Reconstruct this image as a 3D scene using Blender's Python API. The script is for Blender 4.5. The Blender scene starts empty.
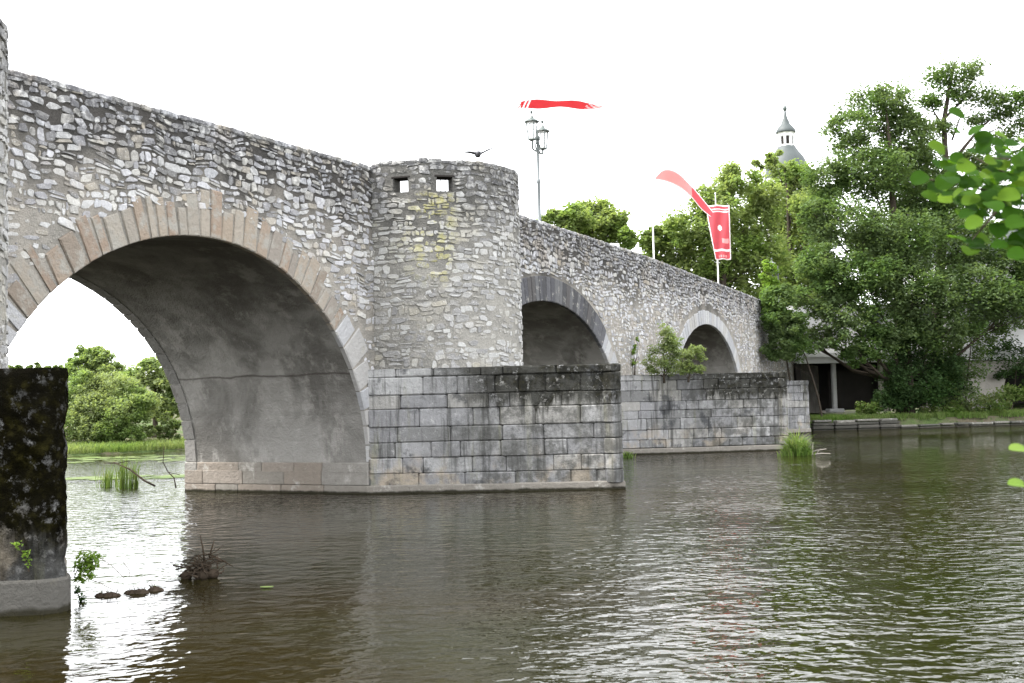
import bpy, math, random
import numpy as np
from mathutils import Vector, Matrix, noise as mnoise
random.seed(7); RNG = np.random.default_rng(11)
PI = math.pi
sc = bpy.context.scene
COL = sc.collection

# ------------------------------------------------------------------ camera
F = 1130.0; CAMZ = 2.1
PITCH = math.atan(58.5/F); ROLL = -0.0245
Rcam = Matrix.Rotation(PI/2+PITCH, 3, 'X') @ Matrix.Rotation(ROLL, 3, 'Z')
cam = bpy.data.cameras.new('camera'); camo = bpy.data.objects.new('camera', cam); COL.objects.link(camo)
camo.matrix_world = Matrix.Translation((0, 0, CAMZ)) @ Rcam.to_4x4()
cam.sensor_width = 36; cam.lens = 36*F/1024; cam.clip_start = .1; cam.clip_end = 3000
cam.dof.use_dof = True; cam.dof.focus_distance = 27; cam.dof.aperture_fstop = 5
sc.camera = camo

def at(px, py, Y):
    """world point seen at a pixel, at ground distance Y"""
    d = Rcam @ Vector(((px-512)/F, -(py-341.5)/F, -1))
    k = Y/d.y
    return Vector((d.x*k, Y, CAMZ+d.z*k))

# ------------------------------------------------------------------ light
w = bpy.data.worlds.new('World'); sc.world = w; w.use_nodes = True
nt = w.node_tree; nt.nodes.clear()
sky = nt.nodes.new('ShaderNodeTexSky'); sky.sky_type = 'NISHITA'; sky.sun_disc = False
SUN_EL, SUN_AZ = math.radians(56), math.radians(262)     # azimuth clockwise from +Y
sky.sun_elevation = SUN_EL; sky.sun_rotation = SUN_AZ
sky.air_density = 1.0; sky.dust_density = .6; sky.ozone_density = 1.0
hs = nt.nodes.new('ShaderNodeHueSaturation'); hs.inputs['Saturation'].default_value = .12
bg = nt.nodes.new('ShaderNodeBackground'); bg.inputs['Strength'].default_value = .15
wo = nt.nodes.new('ShaderNodeOutputWorld')
nt.links.new(sky.outputs[0], hs.inputs['Color']); mx = nt.nodes.new('ShaderNodeMix'); mx.data_type = 'RGBA'; mx.inputs[0].default_value = .55; mx.inputs[7].default_value = (4.2, 4.25, 4.35, 1)   # even cloud cover
nt.links.new(hs.outputs[0], mx.inputs[6]); nt.links.new(mx.outputs[2], bg.inputs[0]); nt.links.new(bg.outputs[0], wo.inputs[0])
sl = bpy.data.lights.new('sun', 'SUN'); sl.energy = 1.5; sl.angle = math.radians(20); sl.color = (1, .96, .9)
so = bpy.data.objects.new('sun', sl); COL.objects.link(so)
sd = Vector((math.sin(SUN_AZ)*math.cos(SUN_EL), math.cos(SUN_AZ)*math.cos(SUN_EL), math.sin(SUN_EL)))
so.rotation_euler = (-sd).to_track_quat('-Z', 'Y').to_euler()
sc.view_settings.view_transform = 'Standard'; sc.view_settings.look = 'None'
sc.view_settings.gamma = 1; sc.view_settings.exposure = 2.6

# ------------------------------------------------------------------ material helpers
class NM:
    def __init__(s, name):
        s.m = bpy.data.materials.new(name); s.m.use_nodes = True
        s.t = s.m.node_tree; s.t.nodes.clear()
        s.out = s.n('OutputMaterial'); s.geo = s.n('NewGeometry'); s.tc = s.n('TexCoord')
    def n(s, t, **kw):
        o = s.t.nodes.new('ShaderNode'+t)
        for k, v in kw.items(): setattr(o, k, v)
        return o
    def l(s, a, b): s.t.links.new(a, b)
    def put(s, sock, v):
        if isinstance(v, bpy.types.NodeSocket): s.l(v, sock)
        elif v is not None: sock.default_value = v
    def math(s, op, a, b=None, clamp=False):
        o = s.n('Math', operation=op, use_clamp=clamp); s.put(o.inputs[0], a)
        if b is not None: s.put(o.inputs[1], b)
        return o.outputs[0]
    def mix(s, f, a, b, typ='MIX'):
        o = s.n('Mix', data_type='RGBA', blend_type=typ); s.put(o.inputs[0], f)
        s.put(o.inputs[6], c4(a)); s.put(o.inputs[7], c4(b)); return o.outputs[2]
    def ramp(s, f, stops, interp='LINEAR'):
        o = s.n('ValToRGB'); s.put(o.inputs[0], f); e = o.color_ramp.elements; o.color_ramp.interpolation = interp
        while len(e) < len(stops): e.new(.5)
        for i, (p, c) in enumerate(stops): e[i].position = p; e[i].color = c4(c)
        return o.outputs[0]
    def step(s, v, a, b):
        o = s.n('MapRange', interpolation_type='SMOOTHSTEP'); s.put(o.inputs[0], v)
        s.put(o.inputs[1], a); s.put(o.inputs[2], b); return o.outputs[0]
    def noise(s, scale, detail=4, rough=.55, vec=None, mp=None, dist=0):
        o = s.n('TexNoise'); o.inputs['Scale'].default_value = scale; o.inputs['Detail'].default_value = detail
        o.inputs['Roughness'].default_value = rough; o.inputs['Distortion'].default_value = dist
        v = vec or s.tc.outputs['Object']
        if mp:
            m_ = s.n('Mapping'); m_.inputs['Scale'].default_value = mp; s.l(v, m_.inputs[0]); v = m_.outputs[0]
        s.l(v, o.inputs['Vector']); return o.outputs[0]
    def xyz(s):
        o = s.n('SeparateXYZ'); s.l(s.tc.outputs['Object'], o.inputs[0]); return o.outputs
    def bump(s, h, dist=.02, st=1.0, norm=None):
        o = s.n('Bump'); o.inputs['Distance'].default_value = dist; o.inputs['Strength'].default_value = st
        s.put(o.inputs['Height'], h)
        if norm: s.l(norm, o.inputs['Normal'])
        return o.outputs[0]
    def pr(s, col, rough=.9, normal=None, spec=.3, metal=0):
        b = s.n('BsdfPrincipled'); s.put(b.inputs['Base Color'], c4(col)); s.put(b.inputs['Roughness'], rough)
        b.inputs['Specular IOR Level'].default_value = spec; b.inputs['Metallic'].default_value = metal
        if normal: s.l(normal, b.inputs['Normal'])
        return b.outputs[0]
    def done(s, sh): s.l(sh, s.out.inputs[0]); return s.m
def c4(c):
    if isinstance(c, (tuple, list)) and len(c) == 3: return (*c, 1)
    return c

def simple(name, col, rough=.6, var=.15, scale=6, spec=.3, metal=0, bump=.004):
    m = NM(name); n = m.noise(scale)
    c = m.mix(n, tuple(x*(1-var) for x in col), tuple(min(1, x*(1+var)) for x in col))
    return m.done(m.pr(c, rough, m.bump(m.noise(scale*4), bump), spec, metal))

def stone_mat(name, cols, topdark=.7, tint=(.33, .26, .17), tinted=.35, lichen=None):
    """rubble stones: one tone per stone, mottled, with dark lichen towards the weathered top"""
    m = NM(name); z = m.xyz()[2]
    r = m.geo.outputs['Random Per Island']
    n = len(cols)
    base = m.ramp(r, [(i/n, c) for i, c in enumerate(cols)], 'CONSTANT')
    mot = m.noise(9, 6, .65); base = m.mix(m.math('MULTIPLY', mot, .55), base, (.14, .13, .12))
    base = m.mix(m.step(m.noise(38, 3), .58, .72), base, (.62, .62, .6))
    tn = m.math('MULTIPLY', m.step(m.noise(.8, 4), .52, .66), tinted)
    base = m.mix(tn, base, tint)
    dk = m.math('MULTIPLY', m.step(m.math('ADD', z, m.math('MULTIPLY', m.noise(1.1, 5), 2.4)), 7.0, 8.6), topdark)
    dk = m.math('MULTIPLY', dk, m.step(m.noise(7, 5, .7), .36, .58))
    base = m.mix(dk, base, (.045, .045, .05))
    if lichen:                                            # yellow lichen streak below the right-hand loophole
        X, Y_, Z_ = m.xyz(); dx = m.math('ABSOLUTE', m.math('SUBTRACT', m.math('ADD', X, m.math('MULTIPLY', m.noise(2, 3), .3)), lichen))
        lk = m.math('MULTIPLY', m.math('SUBTRACT', 1, m.step(dx, .12, .42)), m.math('MULTIPLY', m.step(m.noise(5, 5, .7), .4, .6), m.math('MULTIPLY', m.step(Z_, 4.6, 5.3), m.math('SUBTRACT', 1, m.step(Z_, 6.9, 7.1)))))
        base = m.mix(m.math('MULTIPLY', lk, .6), base, (.34, .32, .1))
    nb = m.math('ADD', m.noise(14, 5, .6), m.math('MULTIPLY', m.noise(60, 3), .3))
    return m.done(m.pr(base, .93, m.bump(nb, .03), 0))
def mortar_mat(name, c1, c2, topdark=.82):
    m = NM(name); z = m.xyz()[2]
    base = m.mix(m.step(m.noise(1.3, 6, .6), .35, .65), c1, c2)
    base = m.mix(m.step(m.noise(25, 4, .6), .5, .75), base, (.4, .38, .34))
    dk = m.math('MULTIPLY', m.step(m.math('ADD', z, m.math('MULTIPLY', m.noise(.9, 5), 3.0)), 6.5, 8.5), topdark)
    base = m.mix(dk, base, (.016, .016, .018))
    nb = m.math('ADD', m.noise(11, 6, .65), m.math('MULTIPLY', m.noise(50, 3), .4))
    return m.done(m.pr(base, .95, m.bump(nb, .05), 0))

M = {}
LICHEN_X = 1.2
G1 = [(.6, .6, .63), (.5, .5, .52), (.4, .4, .42), (.56, .56, .56), (.3, .3, .31), (.46, .45, .43), (.62, .62, .62), (.36, .36, .38), (.52, .53, .56), (.42, .39, .34), (.26, .26, .26), (.58, .57, .54)]
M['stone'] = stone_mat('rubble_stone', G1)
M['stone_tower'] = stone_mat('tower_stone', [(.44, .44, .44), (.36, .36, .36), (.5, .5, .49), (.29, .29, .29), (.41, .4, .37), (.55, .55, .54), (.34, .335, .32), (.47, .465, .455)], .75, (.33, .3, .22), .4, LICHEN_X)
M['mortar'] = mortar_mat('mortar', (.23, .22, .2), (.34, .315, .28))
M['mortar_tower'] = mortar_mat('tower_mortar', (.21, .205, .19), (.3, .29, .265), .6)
def slab_mat(name, cols, mott=(.18, .15, .12), amt=.5, wet=False, patch=(.36, .35, .32), plo=.55):
    m = NM(name); n = len(cols)
    base = m.ramp(m.geo.outputs['Random Per Island'], [(i/n, c) for i, c in enumerate(cols)], 'CONSTANT')
    base = m.mix(m.math('MULTIPLY', m.noise(6, 6, .65), amt), base, mott)
    base = m.mix(m.step(m.noise(2.6, 5, .7), plo, plo+.17), base, patch)
    if wet: base = m.mix(m.math('SUBTRACT', 1, m.step(m.math('ADD', m.xyz()[2], m.math('MULTIPLY', m.noise(4, 4), .08)), .07, .13)), base, (.03, .028, .02))
    return m.done(m.pr(base, .92, m.bump(m.noise(12, 6, .65), .04), 0))
M['sandstone'] = slab_mat('red_sandstone', mott=(.2, .185, .165), amt=.6, patch=(.3, .285, .255), plo=.46, cols= [(.31, .245, .19), (.28, .21, .16), (.34, .29, .235), (.25, .205, .165), (.35, .31, .26), (.27, .24, .21), (.33, .27, .21), (.31, .28, .24), (.3, .225, .17), (.35, .32, .275)])
M['palestone_old'] = slab_mat('old_limestone', [(.22, .215, .2), (.26, .25, .235), (.2, .195, .185)], (.12, .115, .105), .6, False, (.16, .15, .14))
M['basalt'] = slab_mat('dark_basalt', [(.1, .1, .11), (.13, .13, .14), (.085, .085, .09), (.15, .15, .155), (.11, .105, .105)], (.06, .06, .06), .5)
M['palestone'] = slab_mat('pale_limestone', [(.42, .42, .43), (.37, .375, .39), (.46, .46, .46), (.4, .39, .375)], (.24, .24, .24), .55)

def plaster_mat():
    m = NM('vault_plaster'); x, y, z = m.xyz()
    b = m.mix(m.step(m.noise(.55, 7, .62, dist=.6), .4, .62), (.14, .134, .123), (.27, .262, .245))
    b = m.mix(m.math('MULTIPLY', m.step(m.noise(1.6, 6, .7, mp=(1, 1, .5)), .5, .64), .65), b, (.35, .338, .315))
    # grime line where the lower render ends
    e = m.math('ABSOLUTE', m.math('SUBTRACT', z, m.math('ADD', 2.75, m.math('MULTIPLY', m.noise(1.5, 3), .12))))
    b = m.mix(m.math('SUBTRACT', .75, m.step(e, .0, .05), True), b, (.07, .06, .055))
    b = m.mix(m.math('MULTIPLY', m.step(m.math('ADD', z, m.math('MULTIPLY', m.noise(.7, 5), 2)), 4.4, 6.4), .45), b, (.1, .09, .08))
    nb = m.math('ADD', m.noise(3, 6, .6), m.math('MULTIPLY', m.noise(24, 4), .2))
    return m.done(m.pr(b, .95, m.bump(nb, .06), 0))
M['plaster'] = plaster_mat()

def ashlar_mat(name, moss, moss_lo, moss_hi, dark=.0, tone=1.0):
    m = NM(name); x, y, z = m.xyz()
    r = m.geo.outputs['Random Per Island']
    b = m.ramp(r, [(i/8, tuple(v*tone for v in c)) for i, c in enumerate([(.36, .36, .365), (.27, .27, .28), (.44, .44, .44), (.32, .32, .33), (.22, .22, .22), (.39, .38, .36), (.3, .3, .31), (.5, .5, .5)])], 'CONSTANT')
    b = m.mix(m.math('MULTIPLY', m.noise(5, 7, .7), .6), b, (.12, .12, .115))
    b = m.mix(m.math('MULTIPLY', m.step(m.noise(7, 5, .7), .53, .7), .5), b, (.5, .5, .49))
    # rain streaks
    s_ = m.noise(2.2, 5, .65, mp=(2.2, 2.2, .16))
    b = m.mix(m.math('MULTIPLY', m.step(s_, .5, .66), .75), b, (.045, .045, .042))
    b = m.mix(m.math('MULTIPLY', m.step(m.noise(1.8, 5, .6, mp=(2, 2, .2)), .56, .7), .4), b, (.2, .2, .11))
    # lime / rust patches low down
    low = m.math('MULTIPLY', m.math('SUBTRACT', 1, m.step(z, .2, 1.3)), m.step(m.noise(1.4, 5), .48, .62))
    b = m.mix(m.math('MULTIPLY', low, .7), b, (.38, .32, .24))
    # moss hanging from the top
    mz = m.math('ADD', z, m.math('MULTIPLY', m.noise(1.6, 6, .7, mp=(2.4, 2.4, .45)), 1.5))
    if moss_lo is not None:
        mk = m.step(mz, moss_lo, moss_hi)
        tip = m.step(m.math('ADD', m.math('MULTIPLY', y, -1), m.math('MULTIPLY', m.noise(.9, 3), 2)), 2.2, 4.2) if moss == 'tip' else 1.0
        mk = m.math('MULTIPLY', m.math('MULTIPLY', mk, tip), m.step(m.noise(6, 6, .75), *((.36, .46) if moss == 'tip' else (.33, .47))))
        mc = m.ramp(m.noise(9, 4), [(.3, (.0015, .0015, .001)), (.52, (.0045, .0042, .0014)), (.75, (.022, .02, .006))])
        b = m.mix(mk, b, mc)
    if moss == 'tip':
        tp = m.step(m.math('ADD', m.math('MULTIPLY', y, -1), m.math('MULTIPLY', m.noise(.8, 4), 3)), 2.3, 4.6)
        b = m.mix(m.math('MULTIPLY', tp, m.math('ADD', .28, m.math('MULTIPLY', m.step(m.noise(2.5, 6, .7), .42, .6), .5))), b, (.06, .06, .055))
        bl_ = m.math('MULTIPLY', m.step(m.noise(1.1, 5, .65), .56, .66), .8); b = m.mix(bl_, b, (.05, .052, .055))
    if dark: b = m.mix(m.math('MULTIPLY', m.step(m.noise(.9, 6, .7), .3, .6), dark), b, (.006, .0055, .004))
    nb = m.math('ADD', m.noise(8, 6, .65), m.math('MULTIPLY', m.noise(40, 3), .3))
    return m.done(m.pr(b, .92, m.bump(nb, .04), 0))
M['ashlar'] = ashlar_mat('pier_ashlar', 'tip', 2.6, 2.95)
M['ashlar_mossy'] = ashlar_mat('mossy_pier_ashlar', 'all', 1.0, 1.7, .9, .4)
M['joint'] = simple('pier_joint', (.05, .048, .044), .95, .4, 12, 0, bump=.01)
M['footing'] = slab_mat('footing_concrete', [(.27, .235, .2), (.3, .265, .23), (.25, .235, .21), (.29, .28, .26)], (.13, .115, .095), .7, True)
M['footing_grey'] = slab_mat('grey_footing_concrete', [(.1, .098, .09), (.115, .11, .1)], (.05, .048, .042), .6, True, (.16, .15, .12))
M['deck'] = simple('deck_paving', (.22, .2, .18), .9, .3, 5)
M['metal_dark'] = simple('dark_green_iron', (.05, .065, .06), .5, .2, 20, .5)
M['metal_grey'] = simple('grey_painted_post', (.13, .145, .15), .5, .1, 20, .5)
M['white_pole'] = simple('white_pole_paint', (.82, .82, .82), .4, .04, 20, .5)
def cloth_mat(name, col):
    m = NM(name); c = m.mix(m.noise(2), col, tuple(min(1, x*1.15) for x in col)); t = m.n('BsdfTranslucent'); m.put(t.inputs[0], c)
    x = m.n('MixShader'); x.inputs[0].default_value = .5; m.l(m.pr(c, .8, None, .1), x.inputs[1]); m.l(t.outputs[0], x.inputs[2]); return m.done(x.outputs[0])
M['red_cloth'] = cloth_mat('red_flag_cloth', (.62, .13, .155))
M['white_cloth'] = cloth_mat('white_flag_cloth', (.8, .74, .75))
M['pale_cloth'] = cloth_mat('pale_pink_print', (.8, .42, .42))
M['slate'] = simple('slate_roof', (.05, .06, .06), .6, .2, 2, .4)
M['white_wall'] = simple('white_render', (.62, .62, .62), .85, .05, .6, .2)
M['concrete'] = simple('bank_concrete', (.34, .32, .29), .9, .3, 3, .2, bump=.02)
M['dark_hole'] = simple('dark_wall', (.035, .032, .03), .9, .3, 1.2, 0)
M['window'] = simple('window_glass', (.05, .06, .07), .12, .1, 1, .6, bump=.0)
M['bark'] = simple('bark', (.06, .05, .04), .95, .4, 8, .0, bump=.03)
M['twig'] = simple('dead_twigs', (.045, .035, .026), .9, .5, 9, 0, bump=.01)
M['pale_twig'] = simple('bleached_twig', (.26, .24, .21), .9, .3, 9, .2)
M['feather'] = simple('grey_feathers', (.12, .12, .13), .8, .3, 20, .2)

def glass_mat():
    m = NM('lantern_glass'); g = m.n('BsdfTransparent'); p = m.pr((.85, .87, .88), .15, None, .5)
    x = m.n('MixShader'); x.inputs[0].default_value = .35; m.l(g.outputs[0], x.inputs[1]); m.l(p, x.inputs[2]); return m.done(x.outputs[0])
M['glass'] = glass_mat()

def leaf_mat(name, cols, trans=.4, tcol=None):
    m = NM(name); n = len(cols)
    c = m.ramp(m.geo.outputs['Random Per Island'], [(i/max(1, n-1), k) for i, k in enumerate(cols)])
    big = m.noise(.45, 4)
    c = m.mix(m.step(big, .4, .65), c, m.mix(1.0, c, (.72, .86, .6), 'MULTIPLY'))
    p = m.pr(c, .6, None, .06)
    t = m.n('BsdfTranslucent'); m.l(m.mix(1.0, c, tcol or (1.5, 1.5, .8), 'MULTIPLY'), t.inputs[0])
    x = m.n('MixShader'); x.inputs[0].default_value = trans; m.l(p, x.inputs[1]); m.l(t.outputs[0], x.inputs[2])
    return m.done(x.outputs[0])
M['leaf_alder'] = leaf_mat('alder_leaves', [(.075, .108, .048), (.1, .145, .062), (.125, .175, .08), (.085, .122, .053)], .45)
M['leaf_ivy'] = leaf_mat('ivy_leaves', [(.03, .058, .022), (.045, .08, .03), (.06, .1, .04)], .3)
M['leaf_maple'] = leaf_mat('maple_leaves', [(.17, .21, .09), (.19, .24, .1), (.22, .27, .12), (.175, .22, .09)], .5)
M['leaf_willow'] = leaf_mat('willow_leaves', [(.18, .22, .105), (.21, .255, .125), (.24, .285, .15)], .5)
M['leaf_lime'] = leaf_mat('lime_green_leaves', [(.14, .22, .045), (.17, .25, .055)], .5)
M['leaf_shrub'] = leaf_mat('shrub_leaves', [(.1, .145, .06), (.13, .175, .075), (.165, .2, .1), (.14, .155, .06)], .45)
M['leaf_fore'] = leaf_mat('near_leaves', [(.018, .05, .005), (.028, .072, .008), (.045, .1, .011), (.12, .2, .025)], .55, (1.7, 1.7, .5))
M['grass'] = leaf_mat('grass_blades', [(.08, .13, .035), (.12, .18, .05), (.15, .21, .07), (.16, .18, .08)], .4)
M['grass_pale'] = leaf_mat('pale_grass_blades', [(.14, .18, .07), (.17, .22, .085), (.2, .23, .11)], .5)
M['lily'] = leaf_mat('floating_leaf', [(.1, .13, .05), (.13, .16, .06)], .05)

def ground_mat():
    m = NM('bank_soil')
    b = m.mix(m.step(m.noise(.5, 6), .4, .6), (.07, .1, .035), (.1, .085, .06))
    b = m.mix(m.step(m.noise(6, 5), .5, .7), b, (.05, .075, .025))
    return m.done(m.pr(b, .95, m.bump(m.noise(8, 5), .1), .1))
M['ground'] = ground_mat()
def water_mat():
    m = NM('river_water')
    base = m.mix(m.step(m.noise(.09, 3), .4, .6), (.0125, .0095, .003), (.0105, .0115, .0025))
    P = m.tc.outputs['Object']
    def wv(sc_, rot, mp, det=2.0, dist=.4):
        mm = m.n('Mapping'); mm.inputs['Rotation'].default_value = (0, 0, rot); mm.inputs['Scale'].default_value = mp; m.l(P, mm.inputs[0])
        return m.noise(sc_, det, .5, mm.outputs[0], None, dist)
    h1 = wv(3.3, .55, (.7, 1, 1)); h2 = wv(4.4, -.12, (.85, 1, 1)); h3 = wv(8.5, .25, (.8, 1, 1), 2)
    sw = wv(.6, .5, (.6, 1, 1), 1)
    gx_ = m.math('ADD', m.xyz()[0], m.math('MULTIPLY', m.noise(.16, 3), 9))          # sheltered water by the bridge, ruffled in the open
    calm = m.math('ADD', .27, m.math('MULTIPLY', m.math('MULTIPLY', m.step(gx_, 2.5, 8.5), m.math('ADD', .45, m.math('MULTIPLY', m.step(m.noise(.2, 3, .5), .38, .6), .6))), .52))
    X_, Y2, _z = m.xyz()
    sd_ = m.math('ADD', m.math('MULTIPLY', m.math('ADD', X_, 3.55), -.899), m.math('MULTIPLY', m.math('SUBTRACT', Y2, 26), .438))
    up_ = m.step(m.math('ADD', sd_, m.math('MULTIPLY', m.noise(.3, 3), 3)), -1.5, 3.5)
    calm = m.math('ADD', calm, m.math('MULTIPLY', up_, .75))
    h = m.math('ADD', m.math('MULTIPLY', m.math('ADD', h1, h2), .046), m.math('MULTIPLY', h3, .012))
    h = m.math('ADD', m.math('MULTIPLY', h, calm), m.math('MULTIPLY', sw, .03))
    b = m.n('BsdfPrincipled'); m.l(base, b.inputs['Base Color']); b.inputs['Roughness'].default_value = .02
    b.inputs['IOR'].default_value = 1.333; b.inputs['Specular IOR Level'].default_value = .36
    m.l(m.bump(h, 1.0), b.inputs['Normal'])
    return m.done(b.outputs[0])
M['water'] = water_mat()

# ------------------------------------------------------------------ object helpers
def tag(o, label=None, cat=None, group=None, kind=None):
    if label: o['label'] = label
    if cat: o['category'] = cat
    if group: o['group'] = group
    if kind: o['kind'] = kind
    return o
def empty(name, loc, rz=0, label=None, cat=None, group=None):
    o = bpy.data.objects.new(name, None); COL.objects.link(o); o.location = loc; o.rotation_euler = (0, 0, rz)
    o.empty_display_size = .2
    return tag(o, label, cat, group)
class MB:
    def __init__(s): s.v = []; s.f = []; s.mi = []
    def add(s, vs, fs, mi=0):
        k = len(s.v); s.v += [tuple(v) for v in vs]
        for f in fs: s.f.append([i+k for i in f]); s.mi.append(mi)
    def quad(s, a, b, c, d, mi=0): s.add([a, b, c, d], [(0, 1, 2, 3)], mi)
    def box(s, c, sz, rz=0, mi=0, bev=0, rot=None):
        hx, hy, hz = [x/2 for x in sz]; R = rot or Matrix.Rotation(rz, 3, 'Z'); c = Vector(c)
        if bev <= 0:
            vs = [c+R@Vector((x*hx, y*hy, z*hz)) for z in (-1, 1) for x, y in ((-1, -1), (1, -1), (1, 1), (-1, 1))]
            s.add(vs, [(3, 2, 1, 0), (4, 5, 6, 7), (0, 1, 5, 4), (1, 2, 6, 5), (2, 3, 7, 6), (3, 0, 4, 7)], mi); return
        b = min(bev, hx*.45, hy*.45, hz*.45); rings = []
        for z, i in ((-hz, b), (-hz+b, 0), (hz-b, 0), (hz, b)):
            ax, ay = hx-i, hy-i
            pts = [(-ax+b, -ay), (ax-b, -ay), (ax, -ay+b), (ax, ay-b), (ax-b, ay), (-ax+b, ay), (-ax, ay-b), (-ax, -ay+b)]
            rings.append([c+R@Vector((x, y, z)) for x, y in pts])
        s.loft(rings, mi, True, True)
    def loft(s, rings, mi=0, cap0=False, cap1=False, closed=True):
        n = len(rings[0]); vs = [p for r in rings for p in r]; fs = []
        for i in range(len(rings)-1):
            for j in range(n if closed else n-1):
                k = (j+1) % n; fs.append((i*n+j, i*n+k, (i+1)*n+k, (i+1)*n+j))
        if cap0: fs.append(tuple(range(n-1, -1, -1)))
        if cap1: fs.append(tuple((len(rings)-1)*n+j for j in range(n)))
        s.add(vs, fs, mi)
    def tube(s, pts, rad, n=7, mi=0):
        pts = [Vector(p) for p in pts]; rings = []
        if not hasattr(rad, '__len__'): rad = [rad]*len(pts)
        for i, p in enumerate(pts):
            d = (pts[min(i+1, len(pts)-1)]-pts[max(i-1, 0)]).normalized()
            a = d.orthogonal().normalized() if i == 0 else (a-d*a.dot(d)).normalized()
            b = d.cross(a)
            rings.append([p+(a*math.cos(2*PI*j/n)+b*math.sin(2*PI*j/n))*rad[i] for j in range(n)])
        s.loft(rings, mi, True, True)
    def lathe(s, prof, c=(0, 0, 0), n=16, mi=0, rz=0):
        c = Vector(c)
        s.loft([[c+Vector((r*math.cos(2*PI*j/n+rz), r*math.sin(2*PI*j/n+rz), z)) for j in range(n)] for r, z in prof], mi, True, True)
    def build(s, name, mats, parent=None, smooth=False):
        me = bpy.data.meshes.new(name); me.from_pydata(s.v, [], s.f)
        for m in (mats if isinstance(mats, (list, tuple)) else [mats]): me.materials.append(m)
        me.polygons.foreach_set('material_index', s.mi)
        if smooth: me.polygons.foreach_set('use_smooth', [True]*len(s.f))
        me.update(); o = bpy.data.objects.new(name, me); COL.objects.link(o)
        if parent: o.parent = parent
        return o
def quads_obj(name, V, mat, parent=None):
    """V: (n,4,3) array of separate quads -> one mesh"""
    n = len(V); me = bpy.data.meshes.new(name)
    me.vertices.add(n*4); me.vertices.foreach_set('co', V.reshape(-1).astype(np.float32))
    me.loops.add(n*4); me.loops.foreach_set('vertex_index', np.arange(n*4, dtype=np.int32))
    me.polygons.add(n); me.polygons.foreach_set('loop_start', np.arange(0, n*4, 4, dtype=np.int32))
    me.polygons.foreach_set('loop_total', np.full(n, 4, dtype=np.int32))
    me.materials.append(mat); me.update(calc_edges=True); me.validate()
    o = bpy.data.objects.new(name, me); COL.objects.link(o)
    if parent: o.parent = parent
    return o
def unit(a): return a/np.maximum(np.linalg.norm(a, axis=-1, keepdims=True), 1e-9)
def leaf_quads(C, size, aspect=.65, up=.85, droop=None):
    n = len(C); N = RNG.normal(size=(n, 3)); N[:, 2] = np.abs(N[:, 2])+up; N = unit(N)
    U = RNG.normal(size=(n, 3))
    if droop: U[:, 2] -= droop
    U = unit(U-N*(U*N).sum(1, keepdims=True)); W = np.cross(N, U)
    L = size*RNG.uniform(.6, 1.3, (n, 1))
    u = U*L*.5; w_ = W*L*.5*aspect
    return np.stack([C-u, C+w_-u*.1, C+u, C-w_-u*.1], 1)
def crown_points(blobs, n, puff=.26, shell=(.5, 1.0), flat=.75, per=90):
    vol = np.array([(b[3]*b[4]*b[5])**(.7) for b in blobs]); wts = vol/vol.sum(); out = []; pc = []
    for b, q in zip(blobs, wts):
        m = max(5, int(n*q/per)); c = np.array(b[:3]); r = np.array(b[3:6])
        d = unit(RNG.normal(size=(m, 3))); P = c+d*r*RNG.uniform(*shell, (m, 1))
        rm = r.mean()*puff*RNG.uniform(.6, 1.35, (m, 1, 1))
        k = max(6, int(n*q/m))
        q_ = unit(RNG.normal(size=(m, k, 3)))*(RNG.uniform(.0, 1, (m, k, 1))**.45)*rm*1.5; q_[..., 2] *= flat
        out.append((P[:, None, :]+q_).reshape(-1, 3)); pc.append(P)
    return np.concatenate(out), pc
def blob(px, py, rx, ry, Y, ryd=None):
    """crown lobe: centre seen at a pixel at distance Y, radii given in pixels there"""
    p = at(px, py, Y); k = Y/F
    return (p.x, p.y, p.z, rx*k, (ryd or (rx+ry)/2)*k, ry*k)
def tree(name, label, cat, base, blobs, n, leaf, mat, trunk_r=.25, group=None, aspect=.65, puff=.26, droop=None, limbs=True, forks=None, per=90, shell=(.5, 1.0)):
    base = Vector(base); root = empty(name, base, 0, label, cat, group)
    C, pcs = crown_points(blobs, n, puff, shell, per=per)
    C = C[C[:, 2] > .15]
    quads_obj('crown', leaf_quads(C-np.array(base), leaf, aspect, droop=droop), mat, root)
    tb = MB(); top = max(blobs, key=lambda b: b[2])
    cx = np.mean([b[0] for b in blobs]); cy = np.mean([b[1] for b in blobs])
    H = top[2]+top[5]*.5-base.z
    tp = Vector((.6*cx+.4*top[0], .6*cy+.4*top[1], 0))-Vector((base.x, base.y, 0))
    tr = [Vector((tp.x*f**1.5+random.uniform(-.1, .1)*f, tp.y*f**1.5, H*f-.3)) for f in (0, .12, .25, .4, .55, .7, .85, .97)]
    rr = [trunk_r*g for g in (1.35, 1.0, .88, .72, .55, .4, .26, .1)]
    if forks is None: tb.tube(tr, rr, 8)
    if limbs and forks is None:
        for b, pc in zip(blobs, pcs):
            e = Vector(b[:3])-base; i = max(1, min(6, int(7*(e.z-b[5])/H)))
            s_ = tr[i]; mid = s_.lerp(e, .5)+Vector((0, 0, -.08*(e-s_).length))
            r0 = rr[i]*.36; tb.tube([s_, mid, e], [r0, r0*.6, r0*.25], 6)
            for k in range(min(7, len(pc))):
                q = Vector(pc[random.randrange(len(pc))])-base; tb.tube([mid.lerp(e, random.uniform(.3, 1)), q], [r0*.3, r0*.08], 4)
    if forks:
        for pts, r in forks: tb.tube([Vector(p)-base for p in pts], [r*(1-.8*i/(len(pts)-1)) for i in range(len(pts))], 7)
    tb.build('trunk', M['bark'], root, True)
    return root

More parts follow.
